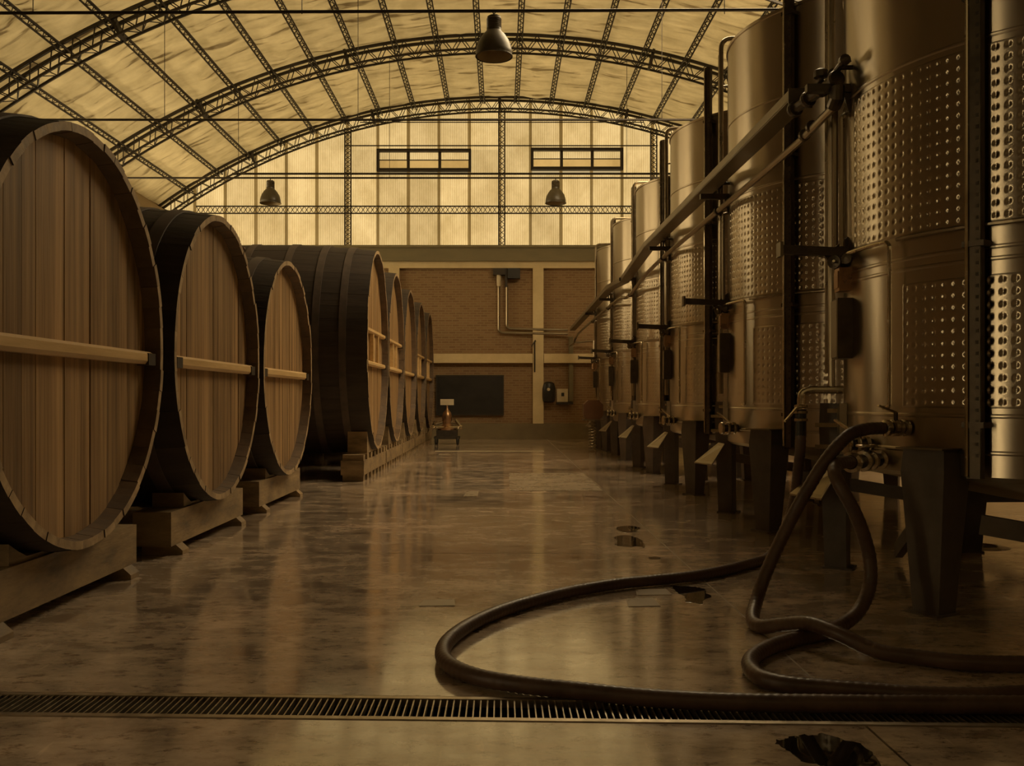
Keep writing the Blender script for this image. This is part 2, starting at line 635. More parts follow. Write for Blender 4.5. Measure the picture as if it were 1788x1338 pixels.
yk = lambda c: (lambda x: c)
dn = lambda x: DN + SL * x - 0.028
df = lambda x: DF + SL * x + 0.028
rows = [(yk(YF), yk(-1.2)), (yk(-1.2), dn), (df, yk(7.03)), (yk(7.03), yk(11.75)), (yk(11.75), yk(16.6)), (yk(16.6), yk(21.4)), (yk(21.4), yk(YB))]
for ra, rb in rows:
    for xa, xb in ((-XW, -5.2), (-5.2, JX), (JX, 5.9), (5.9, XW)):
        slab(xa, xb, ra, rb)
# joint filler, a little below the slabs' faces
mb = MB()
mb.box(JX - 0.0045, JX + 0.0045, 3.62, YB, -0.1, -0.0012)
mb.box(-XW, XW, 7.0255, 7.0345, -0.1, -0.0012)
mb.build('joint_filler', 'grout', floor)
for k, (x0, x1, y0, y1) in enumerate([(0.10, 1.265, 11.77, 14.62), (-0.45, -0.28, 11.1, 11.72), (0.70, 0.88, 5.22, 5.44), (-0.46, -0.26, 5.23, 5.40),
                                      (0.79, 1.0, 5.52, 5.70), (-1.3, -1.05, 19.4, 19.7)]):
    mb = MB()
    j = 0.03
    mb.prism([(x0, y0, -0.02), (x1, y0 + j * 0.4, -0.02), (x1 - j * 0.3, y1, -0.02), (x0 + j * 0.5, y1 - j * 0.5, -0.02)], (0, 0, 0.0235))
    mb.build('repair_patch', 'patch', floor)
mb = MB()
mb.box(-1.46, 0.93, 20.66, 20.80, -0.02, 0.004)
mb.build('threshold_strip', 'strip', floor)

# ------------------------------------------------------------------ ceiling: lining panels, purlins, arch trusses
ARCH_Y = [26.42, 21.9, 17.1, 12.3, 7.5, 2.7, -2.1, -6.75]
mb = MB()
seg = 48
vs, fs = [], []
for k in range(seg + 1):
    a = -AH * 1.01 + 2 * AH * 1.01 * k / seg
    for y in (YF, 12.3, YB + 0.1):
        vs.append((AX + (AR + 0.16) * math.sin(a), y, AC + (AR + 0.16) * math.cos(a)))
for k in range(seg):
    for q in (0, 1):
        fs.append((3 * k + q, 3 * k + q + 1, 3 * k + q + 4, 3 * k + q + 3))
mb.add(vs, fs)
mb.m = [q for k in range(seg) for q in (1, 0)]  # only the far roof glows, added so the light comes from that end
ceiling = struct(mb.build('ceiling', ['roofsheet', 'roofopaque'], fix=False), 'barrel vaulted roof with wrinkled cream lining between steel lattice purlins')
PS = 0.975 / AR                    # angle between purlins
pang = [(k + 0.5) * PS for k in range(-11, 11)]
edges = [-AH] + pang + [AH]
for bi in range(len(ARCH_Y) - 1):
    y1, y0 = ARCH_Y[bi], ARCH_Y[bi + 1]
    if bi == 0:
        y1 = YB
    seen = bi < 4
    nu, nv = (12, 44) if seen else (4, 8)
    for ei in range(len(edges) - 1):
        a0, a1 = edges[ei], edges[ei + 1]
        sd = random.uniform(0, 100)
        slant = random.uniform(-0.25, 0.25)
        vs, fs = [], []
        for i in range(nu + 1):
            u = i / nu
            for j in range(nv + 1):
                v = j / nv
                a = a0 + (a1 - a0) * u
                y = y0 + (y1 - y0) * v
                s = (a * AR)
                e = math.sin(PI * u) ** 0.6 * (1 if seen else 0.3) * min(1, min(v, 1 - v) / 0.07)
                w = noise.noise(Vector((s * 0.7 + sd, (y + slant * s) * 2.6, sd)))
                w2 = noise.noise(Vector((s * 1.6 - sd, (y + s * 0.35) * 4.8, 3.1)))
                rid = 1 - abs(noise.noise(Vector((s * 0.55, (y + slant * s * 1.4) * 1.5 + sd, 9.7)))) * 2
                d = 0.02 + 0.045 * e + e * (0.05 * w + 0.022 * w2 + 0.05 * max(rid - 0.72, 0) / 0.28)
                r = AR - d
                vs.append((AX + r * math.sin(a), y, AC + r * math.cos(a)))
        for i in range(nu):
            for j in range(nv):
                q = i * (nv + 1) + j
                fs.append((q, q + 1, q + nv + 2, q + nv + 1))
        m = MB()
        m.add(vs, fs)
        if bi == 2 and 1.4 < (a0 + a1) / 2 * AR < 6.4:  # out-of-view panels added as fill light for casks and floor
            m.build('roof_fill_panel', 'rooffill', ceiling, smooth=60, fix=False)
        else:
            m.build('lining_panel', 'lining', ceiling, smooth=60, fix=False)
# purlin: two chords laced by a zigzag, shared by all
pm_, pl_ = MB(), MB()
ylen = YB - YF
for sx in (-0.055, 0.055):
    pm_.box(sx - 0.015, sx + 0.015, YF, YB, -0.155, -0.125)
pm_.box(-0.009, 0.009, YF, YB, -0.075, -0.055)
nz = int(ylen / 0.13)
for k in range(nz):
    ya, yb = YF + ylen * k / nz, YF + ylen * (k + 1) / nz
    sx = 0.055 if k % 2 else -0.055
    pl_.bar((sx, ya, -0.14), (-sx, yb, -0.14), 0.012, 0.012)
    pl_.bar((sx, ya, -0.14), (0, yb, -0.065), 0.010, 0.010)
pmesh, plmesh = pm_.mesh('purlin', 'roofsteel'), pl_.mesh('lacing', 'roofsteel')
for a in pang:
    o = link('purlin', pmesh, ceiling)
    o.location = (AX + AR * math.sin(a), 0, AC + AR * math.cos(a))
    o.rotation_euler = (0, a, 0)
    stuff(link('lacing', plmesh, o))
# arch truss
na = 60


def ap(a, r, y):
    return (AX + r * math.sin(a), y, AC + r * math.cos(a))


chords = []
for (r, y, t) in ((AR - 0.10, -0.15, 0.042), (AR - 0.10, 0.15, 0.042), (AR - 0.42, -0.15, 0.03), (AR - 0.42, 0.15, 0.03)):
    m = MB()
    vs, fs = [], []
    for k in range(na + 1):
        a = -AH + 2 * AH * k / na
        for (dr, dy) in ((-t, -t), (-t, t), (t, t), (t, -t)):
            vs.append(ap(a, r + dr * 0.7, y + dy * 0.7))
    for k in range(na):
        for i in range(4):
            j = (i + 1) % 4
            fs.append((k * 4 + i, k * 4 + j, k * 4 + 4 + j, k * 4 + 4 + i))
    m.add(vs, fs)
    chords.append(m.mesh('chord', 'roofsteel'))
wm = MB()
nw = 92
for k in range(nw):
    a0 = -AH + 2 * AH * k / nw
    a1 = -AH + 2 * AH * (k + 1) / nw
    lo, hi = AR - 0.42, AR - 0.10
    r0, r1 = (lo, hi) if k % 2 else (hi, lo)
    for y in (-0.15, 0.15):
        wm.bar(ap(a0, r0, y), ap(a1, r1, y), 0.018, 0.018, up=(0, 1, 0))
    y0 = 0.15 if k % 2 else -0.15
    wm.bar(ap(a0, lo, y0), ap(a1, lo, -y0), 0.016, 0.016, up=(0, 0, 1))
webmesh = wm.mesh('web', 'roofsteel')
for y in ARCH_Y:
    o = link('arch_truss', chords[0], ceiling)
    o.location = (0, y if y > -6 else -6.5, 0)
    for c in chords[1:]:
        link('chord', c, o)
    stuff(link('web', webmesh, o))
    for a in (-0.44, -0.22, 0, 0.22, 0.44):
        m = MB()
        m.bar(ap(a, AR - 0.03, 0), ap(a, AR - 0.44, 0), 0.06, 0.30, up=(0, 1, 0))
        m.build('stiffener', 'roofsteel', o)
for y, z, zr in ((21.9, 6.27, 6.27), (17.1, 6.20, 6.20), (12.3, 6.16, 6.24), (7.5, 6.2, 6.2), (2.7, 6.2, 6.2)):
    m = MB()
    m.tube([(-XW + 0.02, y, z), (XW - 0.02, y, zr)], 0.022, 6)
    m.build('tie_rod', 'roofsteel', ceiling)
    for x in (-6.1, -2.6, 2.9, 5.9):
        m = MB()
        m.tube([(x, y, z), (x, y, arc_z(x) - 0.4)], 0.006, 5)
        m.build('hanger_wire', 'roofsteel', ceiling)

# ------------------------------------------------------------------ far wall (wall_back): brickwork, concrete frame, translucent gable
mb = MB()
mb.box(-XW - 0.2, XW + 0.2, YB + 0.1, YB + 0.35, 0, 5.46)
wall_back = struct(mb.build('wall_back', 'brick'), 'brown brick end wall with cream concrete frame below a translucent gable')


def wb(name, x0, x1, y0, z0, z1, mat, y1=YB + 0.12):
    m = MB()
    m.box(x0, x1, y0, y1, z0, z1)
    return m.build(name, mat, wall_back)


wb('ledge', -XW, XW, YB - 0.12, 5.03, 5.45, 'olive')
wb('ledge_lip', -XW, XW, YB - 0.16, 5.40, 5.47, 'olive')
wb('top_beam', -XW, XW, YB - 0.03, 4.84, 5.03, 'cream')
for x in (-3.04, 1.03, 5.1, -7.1):
    wb('pillar', x - 0.15, x + 0.15, YB - 0.05, 0.45, 4.84, 'cream')
for xa, xb in ((-7.0, -3.2), (-2.88, 0.87), (1.19, 4.94), (5.26, 9.3)):
    wb('middle_beam', xa, xb, YB - 0.04, 2.27, 2.42, 'cream')
    wb('beam_lip', xa, xb, YB - 0.09, 2.16, 2.27, 'cream')
wb('plinth', -XW, XW, YB - 0.05, 0.0, 0.45, 'plinth')

ZR = [5.46, 7.53, 8.20]
WIN = [(-3.52, -0.86, 7.56, 8.18), (0.82, 3.42, 7.60, 8.21)]
cols_x = [(-0.05 + 0.863 * k) for k in range(-11, 12)]
cols_x = [max(-XW, cols_x[0])] + cols_x[1:]
if cols_x[-1] < XW:
    cols_x.append(XW)


def sheet(x0, x1, z0, z1, y, mat, parent, flip=1):
    n = max(6, int((x1 - x0) / 0.0085))
    vs, fs = [], []
    for i in range(n + 1):
        x = x0 + (x1 - x0) * i / n
        yy = y + 0.012 * math.sin(2 * PI * x / 0.052)
        top = min(z1, arc_z(x) - 0.02)
        vs += [(x, yy, min(z0, top)), (x, yy, top)]
    for i in range(n):
        fs.append((2 * i, 2 * i + 2, 2 * i + 3, 2 * i + 1))
    m = MB()
    m.add(vs, fs)
    return m.build('translucent_sheet', mat, parent, smooth=80, fix=False)


for k in range(len(cols_x) - 1):
    xa, xb = cols_x[k], cols_x[k + 1]
    if xb - xa < 0.05:
        continue
    for z0, z1 in zip(ZR, ZR[1:] + [12]):
        if arc_z((xa + xb) / 2) < z0 + 0.02:
            continue
        if z0 == ZR[1] and any(xa > w[0] - 0.12 and xb < w[1] + 0.12 for w in WIN):
            continue
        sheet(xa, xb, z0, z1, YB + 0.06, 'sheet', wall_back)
    x = xa
    if k and arc_z(x) > 5.6:
        m = MB()
        m.box(x - 0.043, x + 0.043, YB + 0.02, YB + 0.04, 5.46, arc_z(x) - 0.03)
        m.build('sheet_overlap', 'overlap', wall_back)
# lattice posts and lattice rail of the gable


def lattice(name, p0, p1, wid, side, n, t=0.022, y=YB - 0.1):
    """flat laced girder from p0 to p1 (x, z pairs) in the gable plane"""
    m = MB()
    a = Vector((p0[0], y, p0[1]))
    b = Vector((p1[0], y, p1[1]))
    s = Vector((side[0], 0, side[1])) * (wid / 2)
    for sg in (-1, 1):
        m.bar(a + s * sg, b + s * sg, t * 1.5, t * 1.5, up=(0, 1, 0))
    o = m.build(name, 'roofsteel', wall_back)
    m = MB()
    for k in range(n):
        q0, q1 = a + (b - a) * (k / n), a + (b - a) * ((k + 1) / n)
        sg = 1 if k % 2 else -1
        m.bar(q0 + s * sg, q1 - s * sg, t * 0.7, t * 0.7, up=(0, 1, 0))
        m.bar(q0 - s * sg, q1 + s * sg, t * 0.7, t * 0.7, up=(0, 1, 0))
    stuff(m.build('lacing', 'roofsteel', o))


for x in (-4.33, 0.0, 4.28):
    lattice('lattice_post', (x, 5.46), (x, arc_z(x) - 0.3), 0.17, (1, 0), 26)
lattice('lattice_rail', (-8.6, 6.47), (8.6, 6.47), 0.20, (0, 1), 130)
for z, t, xl in ((7.50, 0.05, 7.6), (8.29, 0.028, 4.4), (8.95, 0.022, 4.0)):
    m = MB()
    m.box(-xl, xl, YB - 0.06, YB - 0.06 + t, z - t / 2, z + t / 2)
    m.build('gable_rail', 'roofsteel', wall_back)
for wi, (x0, x1, z0, z1) in enumerate(WIN):
    wo = bpy.data.objects.new('window_%d' % (wi + 1), None)
    col.objects.link(wo)
    struct(wo, ('left' if wi == 0 else 'right') + ' dark framed strip window high in the translucent gable')
    t = 0.075
    m = MB()
    m.box(x0, x1, YB - 0.16, YB + 0.05, z1 - t, z1)
    m.box(x0, x1, YB - 0.16, YB + 0.05, z0, z0 + t)
    m.box(x0, x0 + t, YB - 0.16, YB + 0.05, z0 + t, z1 - t)
    m.box(x1 - t, x1, YB - 0.16, YB + 0.05, z0 + t, z1 - t)
    m.build('window_frame', 'roofsteel', wo)
    w = (x1 - x0) / 3
    for k in range(3):
        zc = (z0 + z1) / 2 + 0.02
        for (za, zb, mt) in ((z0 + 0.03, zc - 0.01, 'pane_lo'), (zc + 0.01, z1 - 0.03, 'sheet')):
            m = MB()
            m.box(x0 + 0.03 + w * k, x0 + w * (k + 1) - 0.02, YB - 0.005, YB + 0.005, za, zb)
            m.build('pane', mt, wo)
        if k:
            m = MB()
            m.box(x0 + w * k - 0.04, x0 + w * k + 0.04, YB - 0.08, YB + 0.02, z0 + t, z1 - t)
            m.build('mullion', 'iron', wo)
    m = MB()
    m.box(x0 + t, x1 - t, YB - 0.03, YB + 0.012, zc - 0.012, zc + 0.012)
    m.build('glazing_bar', 'iron', wo)

# ------------------------------------------------------------------ side walls and the wall behind the camera
for nm, s in (('wall_left', -1), ('wall_right', 1)):
    m = MB()
    xa, xb = sorted((s * XW, s * (XW + 0.25)))
    if s < 0:
        # door opening beside the camera, opening for the added window row
        m.box(xa, xb, YF, -1.25, 0, 6.75)
        m.box(xa, xb, -1.25, -0.65, 5.6, 6.75)
        m.box(xa, xb, -0.65, 17.4, 0, 6.75)
        m.box(xa, xb, 17.4, 26.2, 0, 3.5)
        m.box(xa, xb, 17.4, 26.2, 5.6, 6.75)
        m.box(xa, xb, 26.2, YB + 0.3, 0, 6.75)
    else:
        m.box(xa, xb, YF, YB + 0.3, 0, 6.75)
    w = struct(m.build(nm, 'wallside'))
    m = MB()
    xa, xb = sorted((s * (XW - 0.18), s * XW))
    m.box(xa, xb, YF, YB, 6.10, 6.42)
    m.build('eave_beam', 'wallside', w)
    for y in ARCH_Y[:-1]:
        m = MB()
        xa, xb = sorted((s * (XW - 0.16), s * XW))
        m.box(xa, xb, y - 0.17, y + 0.17, 0, 6.10)
        m.build('column', 'wallside', w)
wo = bpy.data.objects.new('door_1', None)
col.objects.link(wo)
struct(wo, 'tall narrow glazed door in the left wall beside the camera')
m = MB()
for y in (-1.25, -0.71):
    m.box(-XW - 0.16, -XW - 0.08, y, y + 0.06, 0, 5.6)
for z in (0, 2.3, 5.54):
    m.box(-XW - 0.16, -XW - 0.08, -1.25, -0.65, z, z + 0.06)
m.build('door_frame', 'iron', wo)
for za, zb in ((0.06, 2.3), (2.36, 5.54)):
    m = MB()
    m.box(-XW - 0.13, -XW - 0.115, -1.19, -0.71, za, zb)
    m.build('pane', 'sidepane', wo)
wo = bpy.data.objects.new('window_3', None)
col.objects.link(wo)
struct(wo, 'row of unseen glowing windows added to the left wall behind the casks')
for k in range(8):  # unseen panes added to brighten the left sides of the tanks
    ya, yb = 17.4 + 1.1 * k, 17.4 + 1.1 * (k + 1)
    m = MB()
    m.box(-XW - 0.13, -XW - 0.115, ya + 0.03, yb - 0.03, 3.53, 5.57)
    m.build('pane', 'fillpane', wo)
    m = MB()
    m.box(-XW - 0.16, -XW - 0.08, yb - 0.03, yb + 0.03, 3.5, 5.6)
    m.build('mullion', 'iron', wo)
m = MB()
m.box(-XW - 0.2, XW + 0.2, YF - 0.35, YF, 0, 5.46)
wf = struct(m.build('wall_front', 'wallside'))
for k in range(len(cols_x) - 1):
    xa, xb = cols_x[k], cols_x[k + 1]
    n = 6
    vs, fs = [], []
    for i in range(n + 1):
        x = xa + (xb - xa) * i / n
        vs += [(x, YF - 0.02, 5.46), (x, YF - 0.02, max(5.47, arc_z(x) + 0.1))]
    for i in range(n):
        fs.append((2 * i, 2 * i + 1, 2 * i + 3, 2 * i + 2))
    m = MB()
    m.add(vs, fs)
    m.build('translucent_sheet', 'rear', wf, fix=False)

# ------------------------------------------------------------------ casks
def cask_meshes(a, b, L, n, bulge, t, inset, bulge_y):
    segs = [0, inset / L, 0.15, 0.3, 0.45, 0.6, 0.75, 0.9, 1.0]
    out = []

    def k(s):
        return 1 + bulge * (1 - (2 * s - 1) ** 2)

    def ky(s):
        return 1 + bulge_y * (1 - (2 * s - 1) ** 2)

    for i in range(n):
        g = 0.004
        u0 = 2 * PI * (i + g) / n
        u1 = 2 * PI * (i + 1 - g) / n
        vs, fs, mi = [], [], []
        lift = random.uniform(0, 0.004)
        fr = random.uniform(-0.004, 0.006)
        for s in segs:
            x = -s * L + (fr if s == 0 else 0)
            um = (u0 + u1) / 2
            for u, inn in ((u0, 0), (um, 0), (u1, 0), (u1, 1), (um, 1), (u0, 1)):
                th = t * (0.62 if s == 0 else 1)
                aa = a * ky(s) + lift - (th if inn else 0)
                bb = b * k(s) + lift - (th if inn else 0)
                vs.append((x, aa * math.cos(u), bb * math.sin(u)))
        for j in range(len(segs) - 1):
            for q in range(6):
                r = (q + 1) % 6
                fs.append((j * 6 + q, j * 6 + r, j * 6 + 6 + r, j * 6 + 6 + q))
                mi.append(2 if (j == 0 and q in (3, 4)) else 0)
        fs.append((5, 4, 3, 2, 1, 0))
        mi.append(1)
        e = (len(segs) - 1) * 6
        fs.append(tuple(e + q for q in range(6)))
        mi.append(0)
        m = MB()
        m.add(vs, fs)
        m.m = mi
        out.append(m.mesh('stave', ['stave', 'endgrain', 'inner']))
    hoops = []
    for s in (0.115, 0.24, 0.40, 0.60, 0.77, 0.93):
        m = MB()
        vs, fs = [], []
        ng = 72
        w = 0.05
        for q in range(ng):
            u = 2 * PI * q / ng
            for ds, th in ((-w, 0.003), (w, 0.003), (w, 0.014), (-w, 0.014)):
                kk, kq = k(s + ds / L), ky(s + ds / L)
                vs.append((-s * L - ds, (a * kq + th) * math.cos(u), (b * kk + th) * math.sin(u)))
        for q in range(ng):
            r = (q + 1) % ng
            for c in range(4):
                d = (c + 1) % 4
                fs.append((q * 4 + c, r * 4 + c, r * 4 + d, q * 4 + d))
        m.add(vs, fs)
        hoops.append(m.mesh('hoop', 'rust', smooth=50))
    m = MB()
    pts = [(-L + 0.1, (a - t * 0.6) * math.cos(2 * PI * q / 48), (b - t * 0.6) * math.sin(2 * PI * q / 48)) for q in range(48)]
    m.prism(pts, (-0.05, 0, 0))
    return out, hoops, m.mesh('back_head', 'stave')


def head_planks(a, b, inset, t, rng):
    """vertical boards of a cask head, trimmed to its outline"""
    ai, bi = a - t * 0.75, b - t * 0.75
    y = -ai
    res = []
    while y < ai - 0.01:
        w = rng.uniform(0.12, 0.23)
        y1 = min(y + w, ai)
        if ai - y1 < 0.08:
            y1 = ai
        g = 0.0022
        n = 5
        ys = [y + g + (y1 - y - 2 * g) * i / n for i in range(n + 1)]
        top = [(yy, bi * math.sqrt(max(1 - (yy / ai) ** 2, 0.0004))) for yy in ys]
        poly = [(yy, z) for yy, z in top] + [(yy, -z) for yy, z in reversed(top)]
        d = rng.uniform(-0.003, 0.003)
        cx = -inset + d
        m = MB()
        m.prism([(cx, p, q) for p, q in poly], (-0.05, 0, 0))
        res.append(m.mesh('head_plank', 'head'))
        y = y1
    return res


SETS = {}


def make_cask(loc, a, b, zc, L, kind, label, group, seed):
    root = thing('oak_cask', label, 'cask', loc, group)
    key = (a, b, L)
    if key not in SETS:
        SETS[key] = cask_meshes(a, b, L, 50, 0.06, 0.075, 0.10, 0.06 if a == b else 0.015)
    st, hp, bk = SETS[key]
    off = (0, 0, zc)
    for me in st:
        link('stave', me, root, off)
    for me in hp:
        link('hoop', me, root, off)
    link('back_head', bk, root, off)
    rng = random.Random(seed)
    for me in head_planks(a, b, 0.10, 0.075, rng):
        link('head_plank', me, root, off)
    x0 = -0.098

    def crossbar(z, half, w=0.085):
        m = MB()
        d = 0.075
        h2 = w / 2
        m.prism([(x0, -half, zc + z - h2), (x0 + d * 0.75, -half, zc + z - h2), (x0 + d, -half, zc + z - h2 * 0.5), (x0 + d, -half, zc + z + h2 * 0.55),
                 (x0 + d * 0.6, -half, zc + z + h2), (x0, -half, zc + z + h2)], (0, 2 * half, 0))
        c = m.build('crossbar', 'bar', root)
        for sg in (-1, 1):
            m = MB()
            ya, yb = sorted((sg * half, sg * (half - 0.12)))
            m.box(x0 - 0.0, x0 + d + 0.006, ya + 0.004, yb + 0.004, zc + z - h2 - 0.006, zc + z + h2 * 0.7)
            m.build('end_clip', 'iron', c)

    def halfw(z):
        return (a - 0.075) * math.sqrt(1 - (z / b) ** 2) - 0.02

    if kind == 'single':
        crossbar(-0.065, halfw(0.065))
    else:
        zs = (0.26, -0.22) if kind == 'double' else (-0.22,)
        for z in zs:
            crossbar(z, halfw(z), 0.07)
        if kind == 'double':
            for y in (-0.27, 0.27):
                m = MB()
                m.box(x0, x0 + 0.06, y - 0.035, y + 0.035, zc - 0.19, zc + 0.23)
                m.build('door_post', 'bar', root)
            m = MB()
            m.box(x0, x0 + 0.025, -0.232, 0.232, zc - 0.18, zc + 0.22)
            m.build('hatch_board', 'head', root)
    return root


def saddle(m, a, b, zc, x0, x1, half, zbot, bulge_k):
    """block with a hollowed top that follows the cask's belly"""
    n = 14
    ys = [-half + 2 * half * i / n for i in range(n + 1)]
    A, B = a * (bulge_k if a == b else 1.02) + 0.016, b * bulge_k + 0.016
    top = [(x0, y, max(zbot + 0.02, zc - B * math.sqrt(1 - (y / A) ** 2))) for y in ys]
    m.prism([(x0, -half, zbot)] + top + [(x0, half, zbot)], (x1 - x0, 0, 0))


A1, Z1, L1 = 1.16, 1.485, 2.3
for i, (yc, hx, lab) in enumerate([
        (5.26, -2.30, 'largest looking oak cask at left edge, closest to the floor drain'),
        (7.81, -2.30, 'middle one of the three round oak casks at left, paler head'),
        (10.34, -2.31, 'farthest of the three round oak casks, beside the dark ribbed cask')]):
    make_cask((hx, yc, 0), A1, A1, Z1, L1, 'single', lab, 'round oak casks at left', 11 + i)
    cr = thing('cask_cradle', ['cut off weathered timber cradle under the nearest cask', 'weathered timber cradle under the middle round cask',
                               'weathered timber cradle under the third round cask, beside ribbed cask'][i], 'cradle', (hx - 0.10, yc, 0), 'timber cask cradles')
    for bx in (0, -1.5):
        m = MB()
        m.box(bx - 0.28, bx, -0.95, 0.95, 0.075, 0.325)
        m.build('beam', 'beam', cr)
        m = MB()
        xm = -(bx - 0.14 - 0.1) / L1
        saddle(m, A1, A1, Z1, bx - 0.26, bx - 0.02, 0.62, 0.326, 1 + 0.06 * (1 - (2 * min(0.95, 0.2 + (-bx) / L1) - 1) ** 2))
        m.build('saddle', 'beam', cr)
        for y in (-0.78, 0.80):
            m = MB()
            m.prism([(bx - 0.25, y - 0.07, 0), (bx + 0.05, y - 0.07, 0), (bx + 0.05, y - 0.07, 0.03), (bx + 0.0, y - 0.07, 0.0745), (bx - 0.25, y - 0.07, 0.0745)], (0, 0.14, 0))
            m.build('wedge', 'beam', cr)

A2, B2, Z2, L2 = 1.235, 1.49, 1.885, 3.0
labs = ['dark ribbed oval cask with long body, nearest of the far row', 'second cask of the far left row, two crossbars and hatch',
        'third cask of the far left row, single crossbar', 'fourth cask of the far left row, two crossbars',
        'last cask of the far left row, next to the brick wall']
for i, yc in enumerate([14.3, 16.85, 19.4, 22.0, 24.6]):
    make_cask((-1.86, yc, 0), A2, B2, Z2, L2, ['double', 'double', 'one', 'double', 'double'][i], labs[i], 'oval casks in the far row', 31 + i)
    cr = thing('cask_cradle', ['blocky cradle under the dark ribbed oval cask', 'cradle on blocks under second cask of the far row', 'cradle on blocks under third cask of the far row',
                               'cradle on blocks under fourth cask of the far row', 'cradle on blocks under the last cask by the wall'][i], 'cradle', (-1.905, yc, 0), 'blocky cradles in the far row')
    for bx in (0, -2.0):
        for q, (za, zb) in enumerate(((0.0, 0.09), (0.29, 0.37))):
            for k in range(7):
                y = -1.13 + 0.377 * k
                m = MB()
                m.box(bx - 0.30, bx - 0.01, y - 0.08, y + 0.08, za, zb)
                m.build('block', 'beam', cr)
        m = MB()
        m.box(bx - 0.32, bx, -1.24, 1.24, 0.091, 0.289)
        m.build('beam', 'beam', cr)
        m = MB()
        kk = 1 + 0.06 * (1 - (2 * min(0.98, (-bx + 0.15) / L2) - 1) ** 2)
        saddle(m, A2, B2, Z2, bx - 0.30, bx - 0.02, 0.78, 0.371, kk)
        m.build('saddle', 'beam', cr)
# bent handle on top of the third cask
t = thing('bung_handle', 'small bent metal handle on top of the round cask row', 'handle', (-3.0, 10.3, 2.755))
m = MB()
m.tube(bend([(0.0, 0, -0.03), (0.0, 0, 0.11), (0.17, 0, 0.03)], 0.03), 0.012, 8)
m.tube([(-0.12, 0, 0.02), (0.12, 0, 0.02)], 0.012, 8)
m.build('lever', 'iron', t)
m = MB()
m.lathe([(0.0, -0.02), (0.022, -0.015), (0.026, 0.0), (0.022, 0.015), (0.0, 0.02)], 10, (0.18, 0, 0.03), caps=False)
m.build('knob', 'browntub', t)

# ------------------------------------------------------------------ stainless tanks
R = 1.335
ZT = 4.51


def tp(th, r, z):
    a = math.radians(th)
    return Vector((-r * math.cos(a), -r * math.sin(a), z))


def td(th):
    a = math.radians(th)
    return Vector((-math.cos(a), -math.sin(a), 0))


def tt(th):
    a = math.radians(th)
    return Vector((math.sin(a), -math.cos(a), 0))


def tbox(m, th, r0, r1, w, z0, z1):
    d, t = td(th), tt(th)
    pts = [d * r0 - t * w / 2, d * r1 - t * w / 2, d * r1 + t * w / 2, d * r0 + t * w / 2]
    m.prism([(p.x, p.y, z0) for p in pts], (0, 0, z1 - z0))


def jacket(th0, th1, z0, z1, pitch):
    """sheet quilted by a grid of round dimples"""
    nc = round(math.radians(th1 - th0) * R / pitch)
    nr = round((z1 - z0) / pitch)
    S = 8
    nu, nv = nc * S, nr * S
    vs, fs = [], []
    for i in range(nu + 1):
        th = th0 + (th1 - th0) * i / nu
        for j in range(nv + 1):
            z = z0 + (z1 - z0) * j / nv
            du = ((i % S) / S - 0.5) if i < nu else 0.5
            dv = ((j % S) / S - 0.5) if j < nv else 0.5
            d = math.sqrt(du * du + dv * dv)
            e = min(i, nu - i, j, nv - j)
            h = 0.0062
            if e == 0:
                h = 0.001
            elif d < 0.10:
                h = 0.0004
            elif d < 0.22:
                h = 0.0004 + 0.0058 * (d - 0.10) / 0.12
            vs.append(tp(th, R + h, z))
    for i in range(nu):
        for j in range(nv):
            q = i * (nv + 1) + j
            fs.append((q, q + nv + 1, q + nv + 2, q + 1))
    m = MB()
    m.add(vs, fs)
    return m


